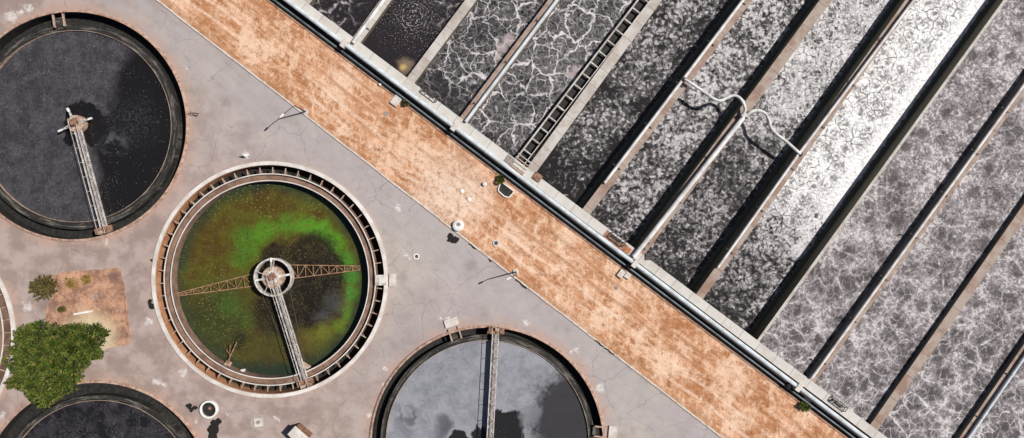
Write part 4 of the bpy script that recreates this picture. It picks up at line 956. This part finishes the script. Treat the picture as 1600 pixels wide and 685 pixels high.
# black pit
q = P(793, 296); root = thing('valve_pit', 'black open pit with a pale rim in the dirt beside the pipes', 'pit', (q.x, q.y, 0))
pg = [(783, 284), (803, 299), (801, 303), (795, 309), (788, 307), (779, 299), (779, 295)]
pw = [Vector(P(x, y)[:2]) for x, y in pg]; t = MB()
for i in range(len(pw)): t.wall(pw[i], pw[(i + 1) % len(pw)], 0.14, 0.0, 0.22)
t.build('rim', M['white'], root); t = MB(); t.prism(pw, 0.0, 0.03); t.build('pit_floor', M['black'], root)
# black tubes standing in for small shadows along the kerb
for i, (a, b, lab) in enumerate((((733, 381), (744, 389), 'short black kerb shadow built as a tube just below the white round tank'), ((764, 405), (768, 409), 'tiny black kerb shadow built as a tube above the second lamp'), ((806, 437), (823, 451), 'black kerb shadow built as a tube right of the second lamp'),
                                 ((930, 532), (944, 542), 'black shadow built as a tube on the road edge above the blue grey tank'), ((945, 544), (960, 554), 'lower black shadow built as a tube on the road edge right of the blue grey tank'))):
    t = MB(); A = P(*a, .08); B = P(*b, .08); t.tube([A, A.lerp(B, .35) + Vector((.03, .06, 0)), A.lerp(B, .7) - Vector((.05, .05, 0)), B], 0.085, 8); tag(t.build('kerb_shadow', M['black'], smooth=True), lab, 'kerb_shadow')
# bracket sign at the rim of tank 1, cone near tank 2
t = MB(); A = P(293, 178, .3); t.beam(A, P(310, 178, .9), .07); t.beam(P(297, 175, .3), P(311, 178, .9), .06); t.beam(P(309, 179), P(309, 179, .9), .07)
tag(t.build('davit_arm', M['steel_dark']), 'small dark davit arm on the right rim of the upper left tank', 'davit')
q = P(385, 244); root = thing('marker_post', 'white pointed marker with a dark bar above the green tank', 'marker', (q.x, q.y, 0))
t = MB(); t.lathe([(0.33, 0), (0.3, 0.1), (0.07, 0.95), (0.001, 0.97)], (0, 0, 0), 16, closed=False); t.build('cone', M['white'], root, local=True)
t = MB(); t.beam((-.8, -.1, .25), (.45, -.05, .25), .08); t.build('bar', M['steel_dark'], root, local=True)

# ------------------------------------------------------------------ vegetation
def leafmat(name, a, b, c):
    m = MT(name, 0.65, 0.2); n = m.noise(None, 0.9, 5, 0.6); g = m.t.nodes.new('ShaderNodeNewGeometry')
    col = m.mix(m.ss(n, 0.38, 0.62), a, b); r = g.outputs['Random Per Island']; col = m.mix(m.ss(r, 0.6, 1.0, 0, 0.8, True), col, c)
    m.color(col); m.b.inputs['Subsurface Weight'].default_value = 0; return m.m
M['leaf'] = leafmat('tree_leaves', (0.024, 0.050, 0.008), (0.090, 0.125, 0.016), (0.19, 0.15, 0.04))
M['leaf2'] = leafmat('olive_leaves', (0.085, 0.075, 0.022), (0.13, 0.10, 0.03), (0.16, 0.12, 0.05))
M['leaf3'] = leafmat('bright_leaves', (0.07, 0.11, 0.02), (0.12, 0.16, 0.03), (0.18, 0.18, 0.05))
M['straw'] = leafmat('ochre_weed_leaves', (0.22, 0.14, 0.04), (0.28, 0.19, 0.06), (0.16, 0.13, 0.04))
M['bark'] = simple('bark', (0.20, 0.14, 0.10), (0.11, 0.075, 0.055), 4, 0.95)
def leaves(clumps, n, size, rnd):
    """clumps: (centre, radius, flatten) in local metres; slim leaf sprays pointing outwards"""
    t = MB(); tot = sum(c[1] ** 2 for c in clumps)
    for (c, r, fl) in clumps:
        for _ in range(int(n * r * r / tot)):
            v = Vector((rnd.gauss(0, 1), rnd.gauss(0, 1), rnd.gauss(0, 1))).normalized()
            if v.z < -0.2 and rnd.random() < .6: v.z = -v.z
            rad = r * (0.45 + 0.65 * rnd.random() ** 0.7) * (1 + 0.22 * math.sin(5 * math.atan2(v.y, v.x) + c[0] * 3))
            p = Vector((c[0] + v.x * rad, c[1] + v.y * rad, c[2] + v.z * rad * fl))
            d = (v + Vector((rnd.uniform(-.7, .7), rnd.uniform(-.7, .7), rnd.uniform(-.2, .6)))).normalized()
            s_ = size * rnd.uniform(0.6, 1.5); sd = d.cross(Vector((rnd.uniform(-1, 1), rnd.uniform(-1, 1), 1))).normalized() * s_ * 0.26
            t.add([p - sd * .4, p + d * s_ * .5 - sd, p + d * s_, p + d * s_ * .5 + sd], [(0, 1, 2, 3)])
    return t
def tree(px, py, clumps, trunkh, n, size, lab, mat='leaf', name='tree', tr=0.25, cat='tree', seed=1, limbs=7):
    rnd = random.Random(seed); q = P(px, py); root = thing(name, lab, cat, (q.x, q.y, 0))
    leaves(clumps, n, size, rnd).build('crown', M[mat], root, local=True)
    t = MB(); t.tube([(0, 0, 0), (0.05, 0.08, trunkh * .5), (0.1, 0, trunkh)], [tr, tr * .8, tr * .6], 10)
    for c, r, fl in sorted(clumps, key=lambda c: -c[1])[:limbs]:
        m_ = Vector((0.1, 0, trunkh)).lerp(Vector(c), .5) + Vector((0, 0, -.15)); t.tube([(0.08, 0, trunkh * .85), m_, c], [tr * .5, tr * .3, tr * .1], 7)
    t.build('trunk', M['bark'], root, local=True)
    return root
rnd = random.Random(5)
def clump_at(px, py, z, r, base, fl=.75): q = P(px, py, z); b = P(*base); return ((q.x - b.x, q.y - b.y, z), r, fl)
base = (118, 548); cl = []
for (x, y, z, r) in ((58, 545, 4.0, 2.7), (40, 580, 3.3, 2.2), (75, 590, 3.8, 2.4), (100, 560, 4.6, 2.7), (78, 530, 4.6, 2.3), (128, 532, 3.9, 2.1), (148, 525, 3.0, 1.6), (60, 612, 2.5, 1.5), (28, 560, 2.8, 1.5),
                     (105, 590, 3.2, 1.9), (140, 548, 3.0, 1.6), (72, 622, 2.0, 1.1), (48, 518, 3.4, 1.3), (110, 522, 4.2, 1.5), (25, 592, 2.5, 1.3), (88, 608, 2.7, 1.5)):
    cl.append(clump_at(x, y, z, r, base))
    cl[-1] = (cl[-1][0], r * .82, .7)
    cl[-1] = (cl[-1][0] - Vector((0, 0, .7)) if 0 else (cl[-1][0][0], cl[-1][0][1], cl[-1][0][2] - .8), r * .55, .6)
    for _ in range(9):
        a = rnd.uniform(0, 6.28); rr_ = rnd.uniform(.5, 1.05); cl.append(clump_at(x + math.cos(a) * r * 11 * rr_, y + math.sin(a) * r * 11 * rr_, z + rnd.uniform(-1.0, 1.1) - rr_ * .4, r * rnd.uniform(.18, .36), base))
tree(*base, cl, 2.2, 21000, 0.33, 'large bushy green tree between the bare patch and the bottom left tank', tr=0.32, seed=3)
base = (76, 448); cl = [clump_at(x, y, z, r, base) for x, y, z, r in ((70, 445, 1.2, .75), (60, 452, 1.0, .6), (78, 452, 1.0, .55), (66, 440, 1.3, .5), (82, 444, .8, .45), (54, 446, .7, .35), (74, 458, .8, .4), (62, 462, .6, .3), (76, 436, .8, .35))]
tree(*base, cl, 0.8, 900, 0.34, 'small sparse olive shrub at the upper left of the bare patch', 'leaf2', 'shrub', 0.07, 'shrub', 4)
def weed(px, py, r, lab, mat, seed, fz=1.0):
    base = (px, py); cl = [((random.uniform(-.6, .6) * r, random.uniform(-.5, .5) * r, .25 * fz + random.uniform(0, .3) * fz), r * random.uniform(.35, .55), .8 * fz) for _ in range(6)]
    tree(px, py, cl, 0.25 * fz, 420 if fz == 1 else 160, 0.22, lab, mat, 'weed', 0.03, 'plant', seed)
weed(783, 281, 0.45, 'dark green weed at the upper edge of the black pit', 'leaf', 11)
weed(1256, 634, 0.75, 'bright green weed beside the main pipe near the bottom', 'leaf3', 12)
weed(634, 162, 0.32, 'small green weed beside the square slab', 'leaf2', 13)
weed(135, 437, 0.5, 'low ochre weed at the top of the bare patch', 'straw', 14, 0.3)
weed(112, 443, 0.6, 'wider ochre weed left of the top of the bare patch', 'straw', 15, 0.3)
weed(99, 483, 0.3, 'tiny dark weed at the left of the long white bar', 'leaf2', 16)
# dry grass stubble over the dirt strip: uncountable, one object
rnd = random.Random(21); t = MB()
for _ in range(9000):
    tt = rnd.uniform(-0.1, 1.1); k = kerbpt(tt); s_ = rnd.random()
    top = online(PIPEL, k.x + 75); e = Vector((k.x, k.y)).lerp(Vector((k.x + 75, top.y)), .04 + s_ * .82)
    q = P(e.x + rnd.uniform(-10, 10), e.y + rnd.uniform(-2, 2))
    hh = rnd.uniform(.05, .16); a = rnd.uniform(0, 6.28); l = rnd.uniform(.05, .16)
    dx, dy = math.cos(a) * l, math.sin(a) * l
    t.add([(q.x - dy * .15, q.y + dx * .15, 0), (q.x + dy * .15, q.y - dx * .15, 0), (q.x + dx, q.y + dy, hh)], [(0, 1, 2)])
g = t.build('dry_grass', leafmat('dry_straw', (0.50, 0.30, 0.15), (0.62, 0.42, 0.24), (0.30, 0.15, 0.06))); g['kind'] = 'stuff'; g['label'] = 'dry orange grass stubble on the dirt strip'
